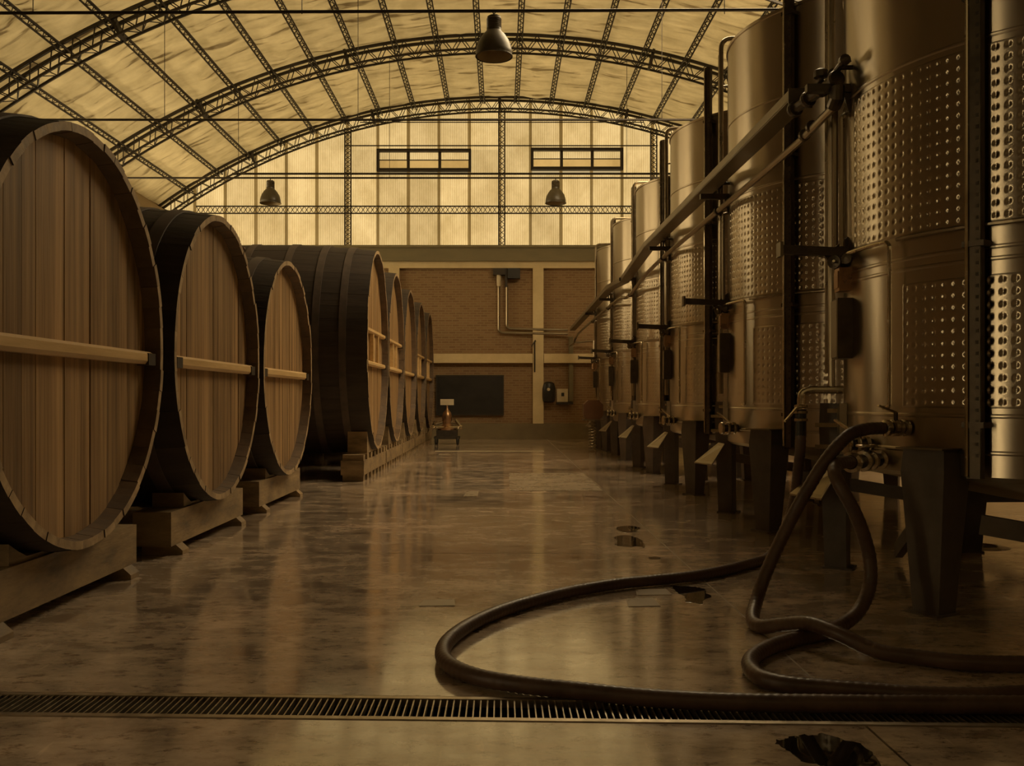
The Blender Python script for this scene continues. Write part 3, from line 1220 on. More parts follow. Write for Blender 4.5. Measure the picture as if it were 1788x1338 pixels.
def make_tank(loc):
    root = thing('wine_tank', '', 'tank', loc, 'stainless steel wine tanks')
    prof = [(0.12, 0.50), (0.5, 0.56), (R - 0.03, 0.72), (R, 0.745)]
    for zz in (0.87, 1.06, 1.87, 1.93, 3.02, 3.75):
        prof += [(R, zz - 0.012), (R + 0.006, zz - 0.004), (R + 0.006, zz + 0.004), (R, zz + 0.012)]
    prof += [(R, ZT - 0.03), (R + 0.012, ZT - 0.025), (R + 0.012, ZT), (R - 0.02, ZT + 0.005), (0.35, ZT + 0.12), (0.33, ZT + 0.3), (0.0, ZT + 0.32)]
    m = MB()
    m.lathe(prof, 128)
    m.build('shell', 'steel', root, smooth=25)
    jacket(-2, 200, 2.06, 2.98, 0.0605).build('upper_jacket', 'steel', root, smooth=60, fix=False)
    jacket(20, 200, 1.10, 1.79, 0.0605).build('lower_jacket', 'steel', root, smooth=60, fix=False)
    # level gauge post with slots, standing off the shell
    m = MB()
    tbox(m, 40, R + 0.075, R + 0.082, 0.07, 0.74, 5.05)
    for s in (-1, 1):
        d, t = td(40), tt(40)
        p = d * (R + 0.055) + t * (0.033 * s)
        m.prism([(p - t * 0.004 - d * 0.022).to_tuple()[:2] + (0.74,), (p + t * 0.004 - d * 0.022).to_tuple()[:2] + (0.74,),
                 (p + t * 0.004 + d * 0.022).to_tuple()[:2] + (0.74,), (p - t * 0.004 + d * 0.022).to_tuple()[:2] + (0.74,)], (0, 0, 4.31))
    g = m.build('gauge_post', 'darkfit', root)
    m = MB()
    for k in range(70):
        z = 0.85 + k * 0.058
        tbox(m, 40.8, R + 0.082, R + 0.0845, 0.014, z, z + 0.018)
    stuff(m.build('gauge_mark', 'iron', g))
    m = MB()
    m.tube([tp(38.8, R + 0.088, 0.75), tp(38.8, R + 0.088, 5.03)], 0.010, 8)
    m.build('sight_tube', 'chrome', g)
    for z in (1.0, 1.93, 3.2, 4.4):
        m = MB()
        tbox(m, 40, R - 0.01, R + 0.09, 0.11, z, z + 0.03)
        m.build('gauge_bracket', 'darkfit', g)
    # vent pipe that climbs the side and loops over the rim
    m = MB()
    m.tube(bend([tp(-21, R + 0.075, 1.2), tp(-21, R + 0.075, 4.73), tp(-21, R + 0.075, 4.73) + Vector((0.52, -0.06, 0)), tp(-21, R + 0.075, 4.5) + Vector((0.56, -0.06, 0))], 0.10, 6), 0.024, 10)
    m.build('vent_pipe', 'pipe', root)
    m = MB()
    m.tube(bend([tp(-26.5, R + 0.11, 1.32), tp(-26.5, R + 0.11, 4.62)], 0.1), 0.020, 8)
    m.tube([tp(-26.5, R + 0.11, 1.9), tp(-26.5, R - 0.01, 1.9)], 0.012, 6)
    m.tube([tp(-26.5, R + 0.11, 4.3), tp(-26.5, R - 0.01, 4.3)], 0.012, 6)
    m.build('riser_pipe', 'pipe', root)
    m = MB()
    m.tube(bend([tp(-13, R + 0.06, 2.10), tp(-13, R + 0.06, 3.25), tp(-8, R + 0.05, 3.25)], 0.04), 0.018, 8)
    m.tube(bend([tp(-6, R + 0.05, 2.10), tp(-6, R + 0.05, 2.92), tp(-6, R - 0.01, 2.92)], 0.04), 0.016, 8)
    m.build('coolant_pipe', 'pipe', root)
    # pipe around the seam, dropping beside the lower jacket
    pts = [tp(th, R + 0.055, 2.035) for th in (-10, -5, 0, 5, 10, 14)] + [tp(18, R + 0.055, 2.035)]
    pts = pts[:-1] + bend([pts[-2], tp(18.3, R + 0.055, 2.035), tp(18.3, R + 0.055, 1.10), tp(15.5, R + 0.04, 1.10)], 0.05, 5)
    m = MB()
    m.tube(pts, 0.0125, 8)
    m.build('jacket_pipe', 'chrome', root)
    m = MB()
    m.tube([tp(t, R + 0.02, 2.045) for t in range(19, 120, 4)], 0.012, 6)
    m.build('seam_band', 'pipe', root)
    # arm that sticks out into the aisle, with gusset
    m = MB()
    m.bar(tp(-9, R - 0.01, 2.07) + Vector((0, 0, 0.0)), Vector((-1.74, 0.21, 2.09)), 0.06, 0.055)
    a = m.build('side_arm', 'darkfit', root)
    m = MB()
    p = tp(-9, R - 0.01, 2.02)
    m.prism([p + Vector((0, -0.012, 0.16)), p + Vector((-0.16, -0.012, 0.03)), p + Vector((-0.12, -0.012, -0.03)), p + Vector((0, -0.012, -0.05))], (0, 0.024, 0))
    m.build('gusset', 'darkfit', a)
    m = MB()
    m.box(-1.755, -1.735, 0.165, 0.255, 2.045, 2.135)
    m.build('end_plate', 'tray', a)
    # bracket under the cable tray
    m = MB()
    m.bar((-1.30, 0.15, 3.085), (-1.60, 0.15, 3.085), 0.05, 0.05)
    br = m.build('tray_bracket', 'darkfit', root)
    m = MB()
    m.prism([(-1.31, 0.14, 3.06), (-1.37, 0.14, 3.06), (-1.31, 0.14, 2.84)], (0, 0.02, 0))
    m.build('gusset', 'darkfit', br)
    # instruments
    m = MB()
    tbox(m, -7, R - 0.005, R + 0.075, 0.13, 1.82, 1.965)
    cb = m.build('junction_box', 'bbody', root)
    m = MB()
    tbox(m, -7, R + 0.0755, R + 0.082, 0.10, 1.84, 1.945)
    m.build('cover', 'bbody', cb)
    m = MB()
    tbox(m, -7.5, R - 0.005, R + 0.085, 0.17, 1.40, 1.775)
    cb = m.build('control_panel', 'darkfit', root)
    m = MB()
    tbox(m, -7.5, R + 0.0855, R + 0.092, 0.16, 1.41, 1.765)
    m.build('panel_door', 'greybox', cb)
    # sampling valve with two round knobs
    m = MB()
    m.tube([tp(-5, R - 0.01, 2.0), tp(-5, R + 0.10, 2.0)], 0.014, 8)
    v = m.build('sampling_valve', 'chrome', root)
    for th, r, z, s in ((-5, R + 0.10, 2.0, 0.042), (-1, R + 0.055, 2.005, 0.032)):
        m = MB()
        m.lathe([(s * 0.3, -0.018), (s, -0.014), (s * 1.05, 0), (s, 0.014), (s * 0.3, 0.018)], 16, tp(th, r, z), td(th + 50))
        m.build('knob', 'darkfit', v)
    m = MB()
    m.tube([tp(-9, R + 0.08, 1.985), tp(-3, R + 0.12, 2.0)], 0.009, 6)
    m.build('stem', 'chrome', v)
    # tee tap near the top seam
    m = MB()
    m.tube([tp(-4, R - 0.01, 3.2), tp(-4, R + 0.09, 3.2)], 0.015, 8)
    m.tube([tp(-9, R + 0.09, 3.2), tp(1, R + 0.09, 3.2)], 0.017, 8)
    m.tube([tp(-7, R + 0.09, 3.2), tp(-7, R + 0.09, 3.08)], 0.012, 8)
    v = m.build('tee_tap', 'darkfit', root)
    for th in (-9, 1):
        m = MB()
        m.lathe([(0.012, -0.03), (0.032, -0.02), (0.034, 0.02), (0.012, 0.03)], 12, tp(th, R + 0.09, 3.2), tt(th))
        m.build('cap', 'darkfit', v)
    # legs: welded tapering channels, the far aisle one taller
    for th in (-30, 30, 90, 150, 210, 270):
        tall = th == -30
        zt = 1.12 if tall else 0.88
        wt, dt = (0.16, 0.17) if tall else (0.26, 0.22)
        d, t = td(th), tt(th)
        top = d * (R + (0.085 if tall else 0.02)) + Vector((0, 0, zt))
        bot = d * (R + (0.06 if tall else 0.03))
        wb_, db_ = 0.155, 0.14
        vs = []
        for p, w, dd in ((bot, wb_, db_), (bot + (top - bot) * 0.86, wt, dt), (top, wt * 0.93, dt * 0.9)):
            for i, j in ((-1, -1), (1, -1), (1, 1), (-1, 1)):
                vs.append(p + t * (w / 2 * i) + d * (dd / 2 * j))
        fs = [(0, 3, 2, 1), (8, 9, 10, 11)]
        for q in (0, 4):
            for i in range(4):
                j = (i + 1) % 4
                fs.append((q + i, q + j, q + 4 + j, q + 4 + i))
        m = MB()
        m.add(vs, fs)
        lg = m.build('leg', 'paint', root)
        if not tall:
            m = MB()
            tbox(m, th, R - 0.1, R + 0.16, 0.28, 0.881, 0.889)
            m.build('cap_plate', 'tray', lg)
        m = MB()
        tbox(m, th, R - 0.05, R + 0.14, 0.19, 0.0, 0.012)
        m.build('foot_plate', 'paint', lg)
    # braces between legs
    for a0, a1 in ((90, 150), (150, 210), (210, 270)):
        m = MB()
        m.bar(tp(a0, R, 0.50), tp(a1, R, 0.42), 0.05, 0.09)
        m.build('brace', 'paint', root)
    m = MB()
    m.bar(tp(30, R - 0.12, 0.72), tp(-52, R * 0.86, 0.08), 0.05, 0.10)
    m.build('diagonal_brace', 'paint', root)
    m = MB()
    m.bar(tp(40, R, 0.50), tp(86, R, 0.36), 0.05, 0.10)
    m.build('brace', 'paint', root)
    # manway hatch low on the aisle side, clamp bars and pale chute below
    m = MB()
    tbox(m, -17, R - 0.01, R + 0.035, 0.36, 0.80, 1.12)
    h = m.build('manway_hatch', 'steel', root)
    for z, xo in ((1.07, -0.02), (0.975, -0.10), (0.83, -0.10)):
        m = MB()
        p = tp(-24, R + 0.07, z)
        m.bar(p + Vector((xo - 0.02, 0, 0)), p + Vector((0.16, -0.05, 0)), 0.022, 0.028)
        m.build('clamp_bar', 'chrome', h)
    m = MB()
    m.prism([(-1.33, 0.30, 0.70), (-1.33, 0.56, 0.70), (-1.56, 0.62, 0.50), (-1.46, 0.28, 0.50)], (0, 0, 0.012))
    m.build('chute', 'pipe', root)
    # outlet with butterfly valve
    m = MB()
    m.tube([tp(8, R - 0.02, 0.88), tp(8, R + 0.16, 0.88)], 0.036, 12)
    o = m.build('outlet_pipe', 'darkfit', root)
    for r in (0.04, 0.10, 0.155):
        m = MB()
        m.lathe([(0.054, -0.012), (0.058, 0), (0.054, 0.012)], 16, tp(8, R + r, 0.88), td(8))
        m.build('flange', 'chrome', o)
    m = MB()
    m.bar(tp(8, R + 0.07, 0.92), tp(-2, R + 0.12, 1.02), 0.018, 0.012)
    m.build('valve_handle', 'chrome', o)
    return root


TY = [5.75, 8.90, 12.02, 15.15, 18.27, 21.40]
TL = ['nearest steel wine tank, cut off by the right picture edge', 'second steel wine tank, behind the nearest one at right',
      'third steel wine tank along the right row', 'fourth steel wine tank along the right row', 'fifth steel wine tank, second from the brick wall',
      'sixth and farthest steel wine tank, by the brick wall']
tank0 = make_tank((3.5, TY[0], 0))
for i, y in enumerate(TY):
    t = tank0 if i == 0 else copy_tree(tank0)
    t.location = (3.5, y, 0)
    t['label'] = TL[i]

# fittings of the nearest tank where the hoses are coupled
T1 = Vector((3.5, 5.75, 0))
t = thing('elbow_outlet', 'bent steel outlet pipe feeding the long hose, beside nearest tank', 'pipe', (2.04, 6.3, 1.2))
b0 = T1 + tp(-20.6, R - 0.01, 1.21)
m = MB()
m.tube(bend([b0, (2.06, 6.29, 1.21), (2.0, 6.30, 1.19), (1.995, 6.3, 1.05)], 0.09, 7), 0.026, 12)
m.v = [(x - 2.04, y - 6.3, z - 1.2) for x, y, z in m.v]
m.build('elbow', 'chrome', t)
for z in (1.10, 1.06, 1.01):
    m = MB()
    m.lathe([(0.03, -0.012), (0.043, -0.008), (0.043, 0.008), (0.03, 0.012)], 14, (-0.045, 0, z - 1.2))
    m.build('coupling_ring', 'chrome', t)
m = MB()
m.bar((-0.07, -0.02, -0.1), (-0.17, -0.06, -0.2), 0.016, 0.012)
m.build('coupling_lever', 'chrome', t)
m = MB()
m.tube([(-0.045, 0, -0.12), (-0.046, 0, -0.30)], 0.036, 12)
m.build('hose_tail', 'blackplastic', t)


def valve_set(name, label, p0, p1, rr, wheel):
    p0, p1 = Vector(p0), Vector(p1)
    t = thing(name, label, 'valve', p0)
    d = (p1 - p0)
    m = MB()
    m.tube([(0, 0, 0), d], rr, 14)
    m.build('body', 'darkfit', t)
    for k in (0.12, 0.42, 0.62, 0.95):
        m = MB()
        m.lathe([(rr, -0.016), (rr * 1.45, -0.011), (rr * 1.45, 0.011), (rr, 0.016)], 16, d * k, d)
        m.build('flange', 'chrome', t)
    m = MB()
    m.tube([d * 0.52, d * 0.52 + Vector((0, 0, 0.085))], 0.012, 8)
    st = m.build('stem', 'darkfit', t)
    m = MB()
    c = d * 0.52 + Vector((0, 0, 0.085))
    if wheel:
        m.tube([c + Vector((0.05 * math.cos(q * PI / 8), 0.05 * math.sin(q * PI / 8), 0)) for q in range(16)], 0.008, 6, closed=True)
        m.bar(c - Vector((0.05, 0, 0)), c + Vector((0.05, 0, 0)), 0.01, 0.008)
        m.build('hand_wheel', 'chrome', st)
    else:
        m.bar(c, c + Vector((-0.11, -0.03, 0.04)), 0.02, 0.01)
        m.build('lever', 'chrome', st)
    return t


valve_set('hose_valve', 'upper hose coupling valve on the nearest tank, hose arching left', T1 + tp(21.6, R + 0.003, 0.988), (2.115, 5.21, 0.988), 0.032, False)
valve_set('hose_valve', 'lower hose coupling valve on the nearest tank, hose hanging down', T1 + tp(13, R + 0.003, 0.80), (1.90, 5.15, 0.803), 0.04, True)

# ------------------------------------------------------------------ hoses
RH = 0.034


def hose(label, pts, r=RH):
    P = spline(pts, 0.011)
    m = MB()
    m.tube(P, r, 14, rf=lambda i, n: r + (0.0016 if i % 3 == 0 else -0.0004))
    o = m.build('wine_hose', 'rubber', None, smooth=70, fix=False)
    return tag(o, label, 'hose', 'rubber hoses on the floor')


Z = RH + 0.002
hose('rubber hose curling in a wide loop over the floor to the drain',
     [(1.994, 6.3, 0.93), (1.992, 6.3, 0.82), (1.995, 6.36, 0.68), (2.005, 6.46, 0.50), (2.0, 6.58, 0.31), (1.96, 6.68, 0.14), (1.86, 6.62, Z), (1.573, 6.268, Z),
      (1.243, 5.964, Z), (0.965, 5.813, Z), (0.703, 5.687, Z), (0.411, 5.467, Z), (0.17, 5.204, Z), (-0.018, 4.939, Z),
      (-0.158, 4.652, Z), (-0.241, 4.375, Z), (-0.259, 4.148, Z), (-0.218, 3.952, Z), (-0.105, 3.79, Z), (0.053, 3.69, Z),
      (0.27, 3.61, Z), (0.581, 3.51, Z), (0.889, 3.465, Z), (1.202, 3.45, Z), (1.51, 3.442, Z), (1.899, 3.436, Z), (2.5, 3.44, Z)])
hose('rubber hose arching from the upper valve, crossing over the other hose',
     [(2.09, 5.205, 0.988), (1.979, 5.15, 0.983), (1.867, 5.1, 0.948), (1.741, 5.05, 0.833), (1.634, 5.05, 0.665), (1.527, 5.05, 0.466),
      (1.406, 5.0, 0.245), (1.326, 4.92, 0.095), (1.262, 4.75, Z), (1.272, 4.62, Z), (1.35, 4.52, 0.07), (1.428, 4.38, 0.107), (1.51, 4.24, 0.095),
      (1.64, 4.14, 0.045), (1.786, 4.071, Z), (1.945, 3.992, Z), (2.192, 3.966, Z), (2.6, 3.97, Z)])
hose('rubber hose hanging from the lower valve in a U bend',
     [(1.92, 5.17, 0.803), (1.82, 5.06, 0.807), (1.745, 4.96, 0.775), (1.746, 4.88, 0.704), (1.805, 4.85, 0.581), (1.858, 4.85, 0.449),
      (1.89, 4.85, 0.317), (1.875, 4.82, 0.19), (1.796, 4.75, 0.085), (1.675, 4.652, Z), (1.501, 4.471, Z), (1.366, 4.386, Z), (1.206, 4.244, Z),
      (1.084, 4.075, Z), (1.031, 3.919, Z), (1.036, 3.766, Z), (1.123, 3.676, Z), (1.264, 3.632, Z), (1.423, 3.59, Z), (1.575, 3.552, Z),
      (1.762, 3.538, Z), (1.969, 3.562, Z), (2.6, 3.63, Z)])

# ------------------------------------------------------------------ floor drain
dr = thing('floor_drain', 'long slotted steel drain grate across the foreground floor', 'drain')
XA, XB = -2.7, 2.9
m = MB()
c0 = (DN + DF) / 2
for off, w in ((-(DF - DN) / 2 - 0.006, 0.03), ((DF - DN) / 2 + 0.006, 0.03)):
    m = MB()
    m.prism([(XA, c0 + off + SL * XA - w / 2, -0.03), (XB, c0 + off + SL * XB - w / 2, -0.03), (XB, c0 + off + SL * XB + w / 2, -0.03), (XA, c0 + off + SL * XA + w / 2, -0.03)],
            (0, 0, 0.0325))
    m.build('frame_rail', 'grate', dr)
m = MB()
m.prism([(XA, DN + SL * XA - 0.02, -0.158), (XB, DN + SL * XB - 0.02, -0.158), (XB, DF + SL * XB + 0.02, -0.158), (XA, DF + SL * XA + 0.02, -0.158)], (0, 0, 0.02))
m.build('channel_bed', 'pit', dr)
for off in (DN - 0.024, DF + 0.016):
    m = MB()
    m.prism([(XA, off + SL * XA, -0.138), (XB, off + SL * XB, -0.138), (XB, off + SL * XB + 0.008, -0.138), (XA, off + SL * XA + 0.008, -0.138)], (0, 0, 0.108))
    m.build('channel_side', 'pit', dr)
m = MB()
m.box(-0.0026, 0.0026, -(DF - DN) / 2 + 0.008, (DF - DN) / 2 - 0.008, -0.026, -0.001)
gbm = m.mesh('grate_bar', 'grate')
nb = 218
for k in range(nb):
    x = XA + 0.02 + 0.0255 * k
    if x > XB - 0.01:
        break
    link('grate_bar', gbm, dr, (x, c0 + SL * x, 0))

# ------------------------------------------------------------------ puddles and the round drain
PUD = [('thin puddle at the joint line, farther of the middle pair', [(1.015, 8.39), (1.137, 8.55), (1.234, 8.42), (1.20, 8.30), (1.148, 8.17), (1.049, 8.13)]),
       ('puddle at the joint line, nearer of the middle pair', [(0.938, 7.857), (1.056, 7.956), (1.134, 7.729), (1.125, 7.5), (1.104, 7.284), (1.05, 7.38), (0.997, 7.33), (0.888, 7.42), (0.93, 7.6)]),
       ('tiny puddle speck below the middle pair', [(1.073, 6.863), (1.14, 6.863), (1.132, 6.775), (1.066, 6.765)]),
       ('ragged puddle in front of the long hose', [(1.053, 5.80), (1.138, 5.79), (1.19, 5.76), (1.228, 5.69), (1.205, 5.58), (1.225, 5.5), (1.16, 5.40), (1.12, 5.28), (1.08, 5.33), (1.041, 5.368), (1.065, 5.5), (1.04, 5.6)]),
       ('black puddle at the bottom edge, in front of the drain', [(0.915, 3.17), (0.96, 3.19), (1.004, 3.224), (1.06, 3.228), (1.108, 3.241), (1.157, 3.186), (1.20, 3.12), (1.20, 3.03), (1.171, 2.94), (1.1, 2.9), (1.018, 2.93), (0.998, 2.975), (0.95, 2.99), (0.945, 3.06), (0.93, 3.11)])]
for lab, pts in PUD:
    n = len(pts)
    dense = []
    for i in range(n):
        a, b, c, d = [Vector((*pts[(i + q) % n], 0)) for q in (-1, 0, 1, 2)]
        for k in range(4):
            t_ = k / 4
            p = 0.5 * ((2 * b) + (c - a) * t_ + (2 * a - 5 * b + 4 * c - d) * t_ ** 2 + (3 * b - a - 3 * c + d) * t_ ** 3)
            j = 0.006
            dense.append((p.x + random.uniform(-j, j), p.y + random.uniform(-j, j) * 2))
    cx = sum(p[0] for p in dense) / len(dense)
    cy = sum(p[1] for p in dense) / len(dense)
    vs = []
    for f, z in ((1.0, 0.0002), (0.988, 0.0016)):
        vs += [(cx + (x - cx) * f, cy + (y - cy) * f, z) for x, y in dense]
    q = len(dense)
    fs = [tuple(q + i for i in range(q))]
    for r in (0,):
        for i in range(q):
            j = (i + 1) % q
            fs.append((r * q + i, r * q + j, r * q + q + j, r * q + q + i))
    m = MB()
    m.add(vs, fs)
    tag(m.build('puddle', 'water', None), lab, 'puddle', 'puddles on the concrete')
t = thing('round_drain', 'round floor drain ring under the tanks at right', 'drain', (3.72, 7.34, 0))
m = MB()
m.lathe([(0.115, 0.0), (0.115, 0.006), (0.125, 0.012), (0.19, 0.004), (0.21, 0.0)], 40, caps=False)
m.build('ring', 'patch', t, smooth=30)
m = MB()
m.lathe([(0.112, 0.0005), (0.112, 0.003)], 40)
m.build('cover', 'pit', t)

# ------------------------------------------------------------------ cable tray and product pipe along the tanks
m = MB()
path = [(2.0, 6.35, 3.15), (2.0, 12.8, 3.20), (2.0, 15.4, 3.05), (2.0, 17.4, 3.17), (1.98, YB - 0.30, 3.06)]
t = thing('cable_tray', 'long steel cable tray running along the tanks to the wall', 'cable tray')
for p, q in zip(path, path[1:]):
    P, Q = Vector(p), Vector(q)
    m = MB()
    m.bar(P, Q, 0.15, 0.012)
    for s in (-1, 1):
        m.bar(P + Vector((0.072 * s, 0, 0.035)), Q + Vector((0.072 * s, 0, 0.035)), 0.006, 0.07)
    m.build('tray_length', 'tray', t)
m = MB()
for k in range(3):
    m.tube([Vector(p) + Vector((-0.04 + 0.04 * k, 0, 0.022)) for p in path], 0.015, 6)
m.build('cable', 'blackplastic', t)
m = MB()
m.bar((2.0, 6.33, 3.10), (2.0, 6.33, 3.23), 0.16, 0.012)
m.build('end_plate', 'darkfit', t)

t = thing('product_pipe', 'steel product pipe hung under the cable tray beside the tanks', 'pipe')
m = MB()
P2 = [(2.085, 5.92, 3.03), (2.085, 6.6, 2.95), (2.085, 12.8, 2.97), (2.075, 15.4, 2.83), (2.075, 17.4, 2.93), (2.06, 25.4, 2.90), (2.0, 26.0, 2.7), (1.9, YB - 0.2, 2.62)]
m.tube(spline(P2, 0.3), 0.027, 10)
m.build('run', 'pipe', t)
for y, z in ((6.35, 2.98), (6.5, 2.965), (9.1, 2.958), (12.2, 2.969), (15.3, 2.836), (18.5, 2.928), (21.6, 2.916)):
    m = MB()
    m.lathe([(0.028, -0.02), (0.040, -0.016), (0.040, 0.016), (0.028, 0.02)], 12, (2.083, y, z), (0, 1, 0))
    m.build('clamp', 'darkfit', t)
vt = thing('line_valve', 'cluster of pipe valves at the near end of the tray', 'valve', (2.06, 6.1, 2.985))
m = MB()
m.tube([(-0.10, 0.22, 0.10), (0.02, -0.22, 0.155)], 0.034, 12)
m.build('body', 'darkfit', vt)
for k, (dx, dy, dz) in enumerate([(-0.10, 0.22, 0.10), (-0.06, 0.07, 0.12), (-0.02, -0.08, 0.14), (0.02, -0.22, 0.155)]):
    m = MB()
    m.lathe([(0.02, -0.025), (0.05, -0.02), (0.054, 0), (0.05, 0.02), (0.02, 0.025)], 14, (dx, dy, dz), (0.12, -0.44, 0.055))
    m.build('flange', 'darkfit', vt)
m = MB()
m.tube([(-0.02, -0.06, 0.14), (-0.02, -0.06, 0.22)], 0.02, 10)
m.lathe([(0.02, 0), (0.045, 0.01), (0.045, 0.05), (0.02, 0.065)], 12, (-0.02, -0.06, 0.21))
m.build('bonnet', 'darkfit', vt)
m = MB()
m.bar((0.02, -0.2, 0.19), (0.09, -0.28, 0.25), 0.014, 0.01)
m.build('lever', 'darkfit', vt)
m = MB()
m.tube([(0.02, -0.18, 0.0), (0.02, -0.24, 0.03), (0.02, -0.24, 0.10)], 0.045, 12)
m.build('elbow', 'darkfit', vt)

# ------------------------------------------------------------------ things on and before the brick wall
YW = YB - 0.0
t = thing('wall_board', 'large black board on the brick wall behind the pump', 'board', (-0.9, YB + 0.03, 0.72))
m = MB()
m.box(-0.93, 0.93, -0.02, 0.06, 0.0, 1.06)
m.build('panel', 'blackplastic', t)
m = MB()
for x0, x1, z0, z1 in ((-0.96, 0.96, 1.06, 1.10), (-0.96, 0.96, -0.04, 0.0), (-0.96, -0.93, 0, 1.06), (0.93, 0.96, 0, 1.06)):
    m.box(x0, x1, -0.035, 0.06, z0, z1)
m.build('frame', 'iron', t)


def wallpipe(label, pts, r, z0):
    m = MB()
    m.tube(bend(pts, 0.12, 5), r, 10)
    return tag(m.build('wall_pipe', 'pipe'), label, 'pipe', 'pipes on the brick wall')


wallpipe('longer wall pipe dropping from the fixture, outer bend', [(-0.08, YB - 0.0, 4.32), (-0.08, YB - 0.0, 3.02), (1.86, YB - 0.09, 2.98)], 0.035, 0)
wallpipe('inner wall pipe of the pair on the brick wall', [(0.15, YB - 0.0, 4.36), (0.15, YB - 0.0, 3.13), (1.86, YB - 0.09, 3.09)], 0.035, 0)
t = thing('wall_fixture', 'dark pump fixture high on the brick wall above the pipes', 'fixture', (0.0, YB + 0.02, 4.3))
m = MB()
m.box(-0.24, 0.10, -0.16, 0.09, 0.34, 0.52)
m.box(0.10, 0.16, -0.10, 0.09, 0.0, 0.52)
m.build('housing', 'iron', t)
m = MB()
m.box(0.17, 0.52, -0.18, 0.09, 0.24, 0.52)
m.build('motor_box', 'blackplastic', t)
m = MB()
m.lathe([(0.04, 0.0), (0.065, 0.03), (0.065, 0.30), (0.05, 0.34)], 16, (-0.08, -0.06, 0.02))
m.build('cylinder', 'whiteplate', t, smooth=40)
t = thing('meter_box', 'pale square switch box on the brick wall right of the pillar', 'box', (1.71, YB + 0.06, 1.06))
m = MB()
m.box(-0.155, 0.155, -0.14, 0.04, 0, 0.37)
m.build('case', 'whiteplate', t)
m = MB()
m.box(-0.03, 0.05, -0.155, -0.14, 0.16, 0.26)
m.build('switch', 'blackplastic', t)
m = MB()
m.box(-0.16, 0.30, -0.2, 0.04, -0.07, -0.01)
m.build('shelf', 'iron', t)
t = thing('phone_box', 'black rounded box with pale dial beside the pillar', 'box', (1.33, YB - 0.10, 1.08))
m = MB()
m.lathe([(0.10, -0.03), (0.17, 0.0), (0.185, 0.12), (0.185, 0.36), (0.15, 0.50), (0.08, 0.55)], 16)
m.build('case', 'blackplastic', t, smooth=40)
m = MB()
m.lathe([(0.035, 0), (0.045, 0.01), (0.03, 0.02)], 14, (-0.02, -0.19, 0.33), (0, -1, 0))
m.build('dial', 'whiteplate', t)
m = MB()
m.box(1.90, 2.02, YB - 0.02, YB + 0.098, 1.07, 2.9)
tag(m.build('conduit', 'olive'), 'grey vertical conduit on the wall above the switch box', 'conduit')
t = thing('wall_tap', 'thin dark tap with lever on the cream pillar', 'tap', (0.93, YB - 0.06, 2.0))
m = MB()
m.tube([(0.0, -0.03, -0.1), (0.0, -0.03, 0.75), (0.03, -0.03, 0.78)], 0.02, 8)
m.build('stem', 'iron', t)
m = MB()
m.bar((0.02, -0.04, 0.8), (-0.09, -0.04, 0.62), 0.05, 0.03)
m.build('lever', 'iron', t)
t = thing('pipe_rail', 'short steel pipe rail near the farthest tank', 'pipe', (2.08, YB - 0.35, 2.0))
m = MB()
m.tube(bend([(0.0, 0.2, 0.72), (0.5, 0.1, 0.78), (0.5, 0.0, 0.1)], 0.05), 0.025, 8)
m.build('rail', 'pipe', t)
m = MB()
m.lathe([(0.06, 0), (0.08, 0.02), (0.08, 0.2), (0.06, 0.22)], 12, (0.5, 0, -0.05))
m.build('valve_head', 'bbody', t)

# wheeled pump by the last cask
t = thing('wheeled_pump', 'small copper coloured pump cart with white plate by the last cask', 'pump', (-1.38, 23.9, 0))
m = MB()
m.box(-0.32, 0.32, -0.25, 0.25, 0.14, 0.20)
m.box(-0.26, 0.26, -0.22, 0.22, 0.20, 0.36)
m.build('chassis', 'iron', t)
for x in (-0.27, 0.27):
    for y in (-0.2, 0.2):
        m = MB()
        m.lathe([(0.03, -0.03), (0.09, -0.028), (0.1, -0.015), (0.1, 0.015), (0.09, 0.028), (0.03, 0.03)], 18, (x, y, 0.101), (1, 0, 0))
        m.build('wheel', 'blackplastic', t)
m = MB()
m.lathe([(0.24, 0.36), (0.25, 0.40), (0.15, 0.47), (0.10, 0.52), (0.12, 0.60), (0.125, 0.70), (0.10, 0.80), (0.05, 0.86), (0.03, 0.90), (0.02, 0.99)], 24)
m.build('pump_body', 'bbody', t, smooth=40)
m = MB()
m.tube(bend([(-0.30, -0.1, 0.58), (-0.34, -0.1, 0.46), (-0.30, -0.15, 0.42), (0.30, -0.15, 0.42), (0.34, -0.1, 0.46), (0.22, -0.08, 0.62)], 0.04), 0.035, 10)
m.build('manifold', 'chrome', t)
for x in (-0.36, 0.36):
    m = MB()
    m.lathe([(0.03, -0.03), (0.06, -0.025), (0.06, 0.025), (0.03, 0.03)], 12, (x, -0.15, 0.43), (1, 0, 0))
    m.build('port', 'chrome', t)
m = MB()
for q in (-1, 1):
    m = MB()
    m.tube([(0.10 * q, -0.02, 0.56), (0.28 * q, -0.05, 0.50)], 0.02, 8)
    m.build('handle_bar', 'pipe', t)
m = MB()
m.box(-0.17, 0.17, -0.025, 0.0, 0.99, 1.14)
m.build('plate', 'whiteplate', t)
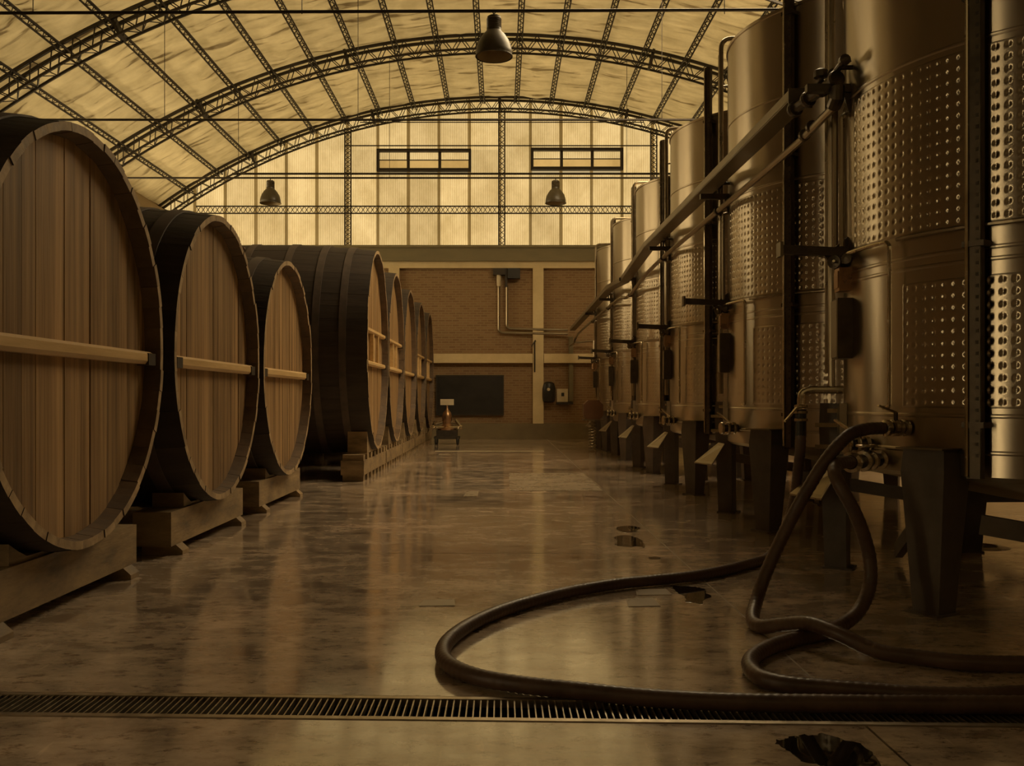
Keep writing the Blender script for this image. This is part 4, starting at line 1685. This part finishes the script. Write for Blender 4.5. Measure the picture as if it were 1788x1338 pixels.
# tub on a coil near the farthest tank
t = thing('hopper_tub', 'rust brown rounded tub on a coiled stand by the farthest tank', 'tub', (1.96, 20.4, 0))
m = MB()
m.prism([(-0.20, -0.18, 0.78), (-0.12, -0.18, 0.70), (0.14, -0.18, 0.70), (0.22, -0.18, 0.80), (0.21, -0.18, 1.02), (0.12, -0.18, 1.12), (-0.10, -0.18, 1.12), (-0.20, -0.18, 1.03)], (0, 0.36, 0))
m.build('tub', 'browntub', t)
m = MB()
m.box(-0.21, 0.23, -0.20, 0.2, 0.685, 0.71)
m.build('shelf', 'tray', t)
m = MB()
m.tube([(0.07 * math.cos(q * 0.7), 0.07 * math.sin(q * 0.7), 0.02 + q * 0.0068) for q in range(98)], 0.016, 6)
m.build('coil', 'pipe', t)

# ------------------------------------------------------------------ pendant lamps under the tie rods
def pendant(label, x, y, zt):
    t = thing('pendant_lamp', label, 'lamp', (x, y, zt), 'bell pendant lamps')
    m = MB()
    m.lathe([(0.228, -0.565), (0.236, -0.555), (0.236, -0.50), (0.225, -0.44), (0.195, -0.36), (0.145, -0.285), (0.108, -0.245), (0.100, -0.235)], 40, caps=False)
    s = m.build('lamp_shade', 'lamp', t, smooth=40)
    m = MB()
    m.lathe([(0.224, -0.565), (0.215, -0.46), (0.186, -0.375), (0.13, -0.29), (0.05, -0.255)], 40, caps=False)
    m.build('reflector', 'lampin', s, smooth=40)
    m = MB()
    m.lathe([(0.237, -0.572), (0.245, -0.568), (0.245, -0.552), (0.237, -0.548)], 40, caps=False)
    m.build('rim', 'lamp', s)
    m = MB()
    pr = [(0.098, -0.245), (0.096, -0.20)]
    for k in range(7):
        z = -0.20 + k * 0.02
        pr += [(0.098, z), (0.090, z + 0.01)]
    pr += [(0.088, -0.05), (0.065, -0.035), (0.03, -0.03)]
    m.lathe(pr, 28)
    m.build('gear_housing', 'lamp', t, smooth=30)
    m = MB()
    m.tube([(0, 0, -0.03), (0, 0, 0.0)], 0.010, 8)
    m.tube([(0.02 * math.cos(q * PI / 6), 0, 0.018 + 0.02 * math.sin(q * PI / 6)) for q in range(12)], 0.006, 6, closed=True)
    m.build('hook', 'iron', t)
    m = MB()
    m.lathe([(0.012, -0.27), (0.03, -0.30), (0.05, -0.38), (0.052, -0.43), (0.03, -0.475), (0.0, -0.485)], 16)
    m.build('bulb', 'whiteplate', t, smooth=50)
    return t


pendant('large looking bell lamp hanging overhead in the middle of the vault', -0.10, 12.3, 6.17)
pendant('small distant bell lamp on the left before the bright gable', -5.36, 21.9, 6.245)
pendant('small distant bell lamp right of centre, below the right gable window', 1.25, 21.9, 6.245)
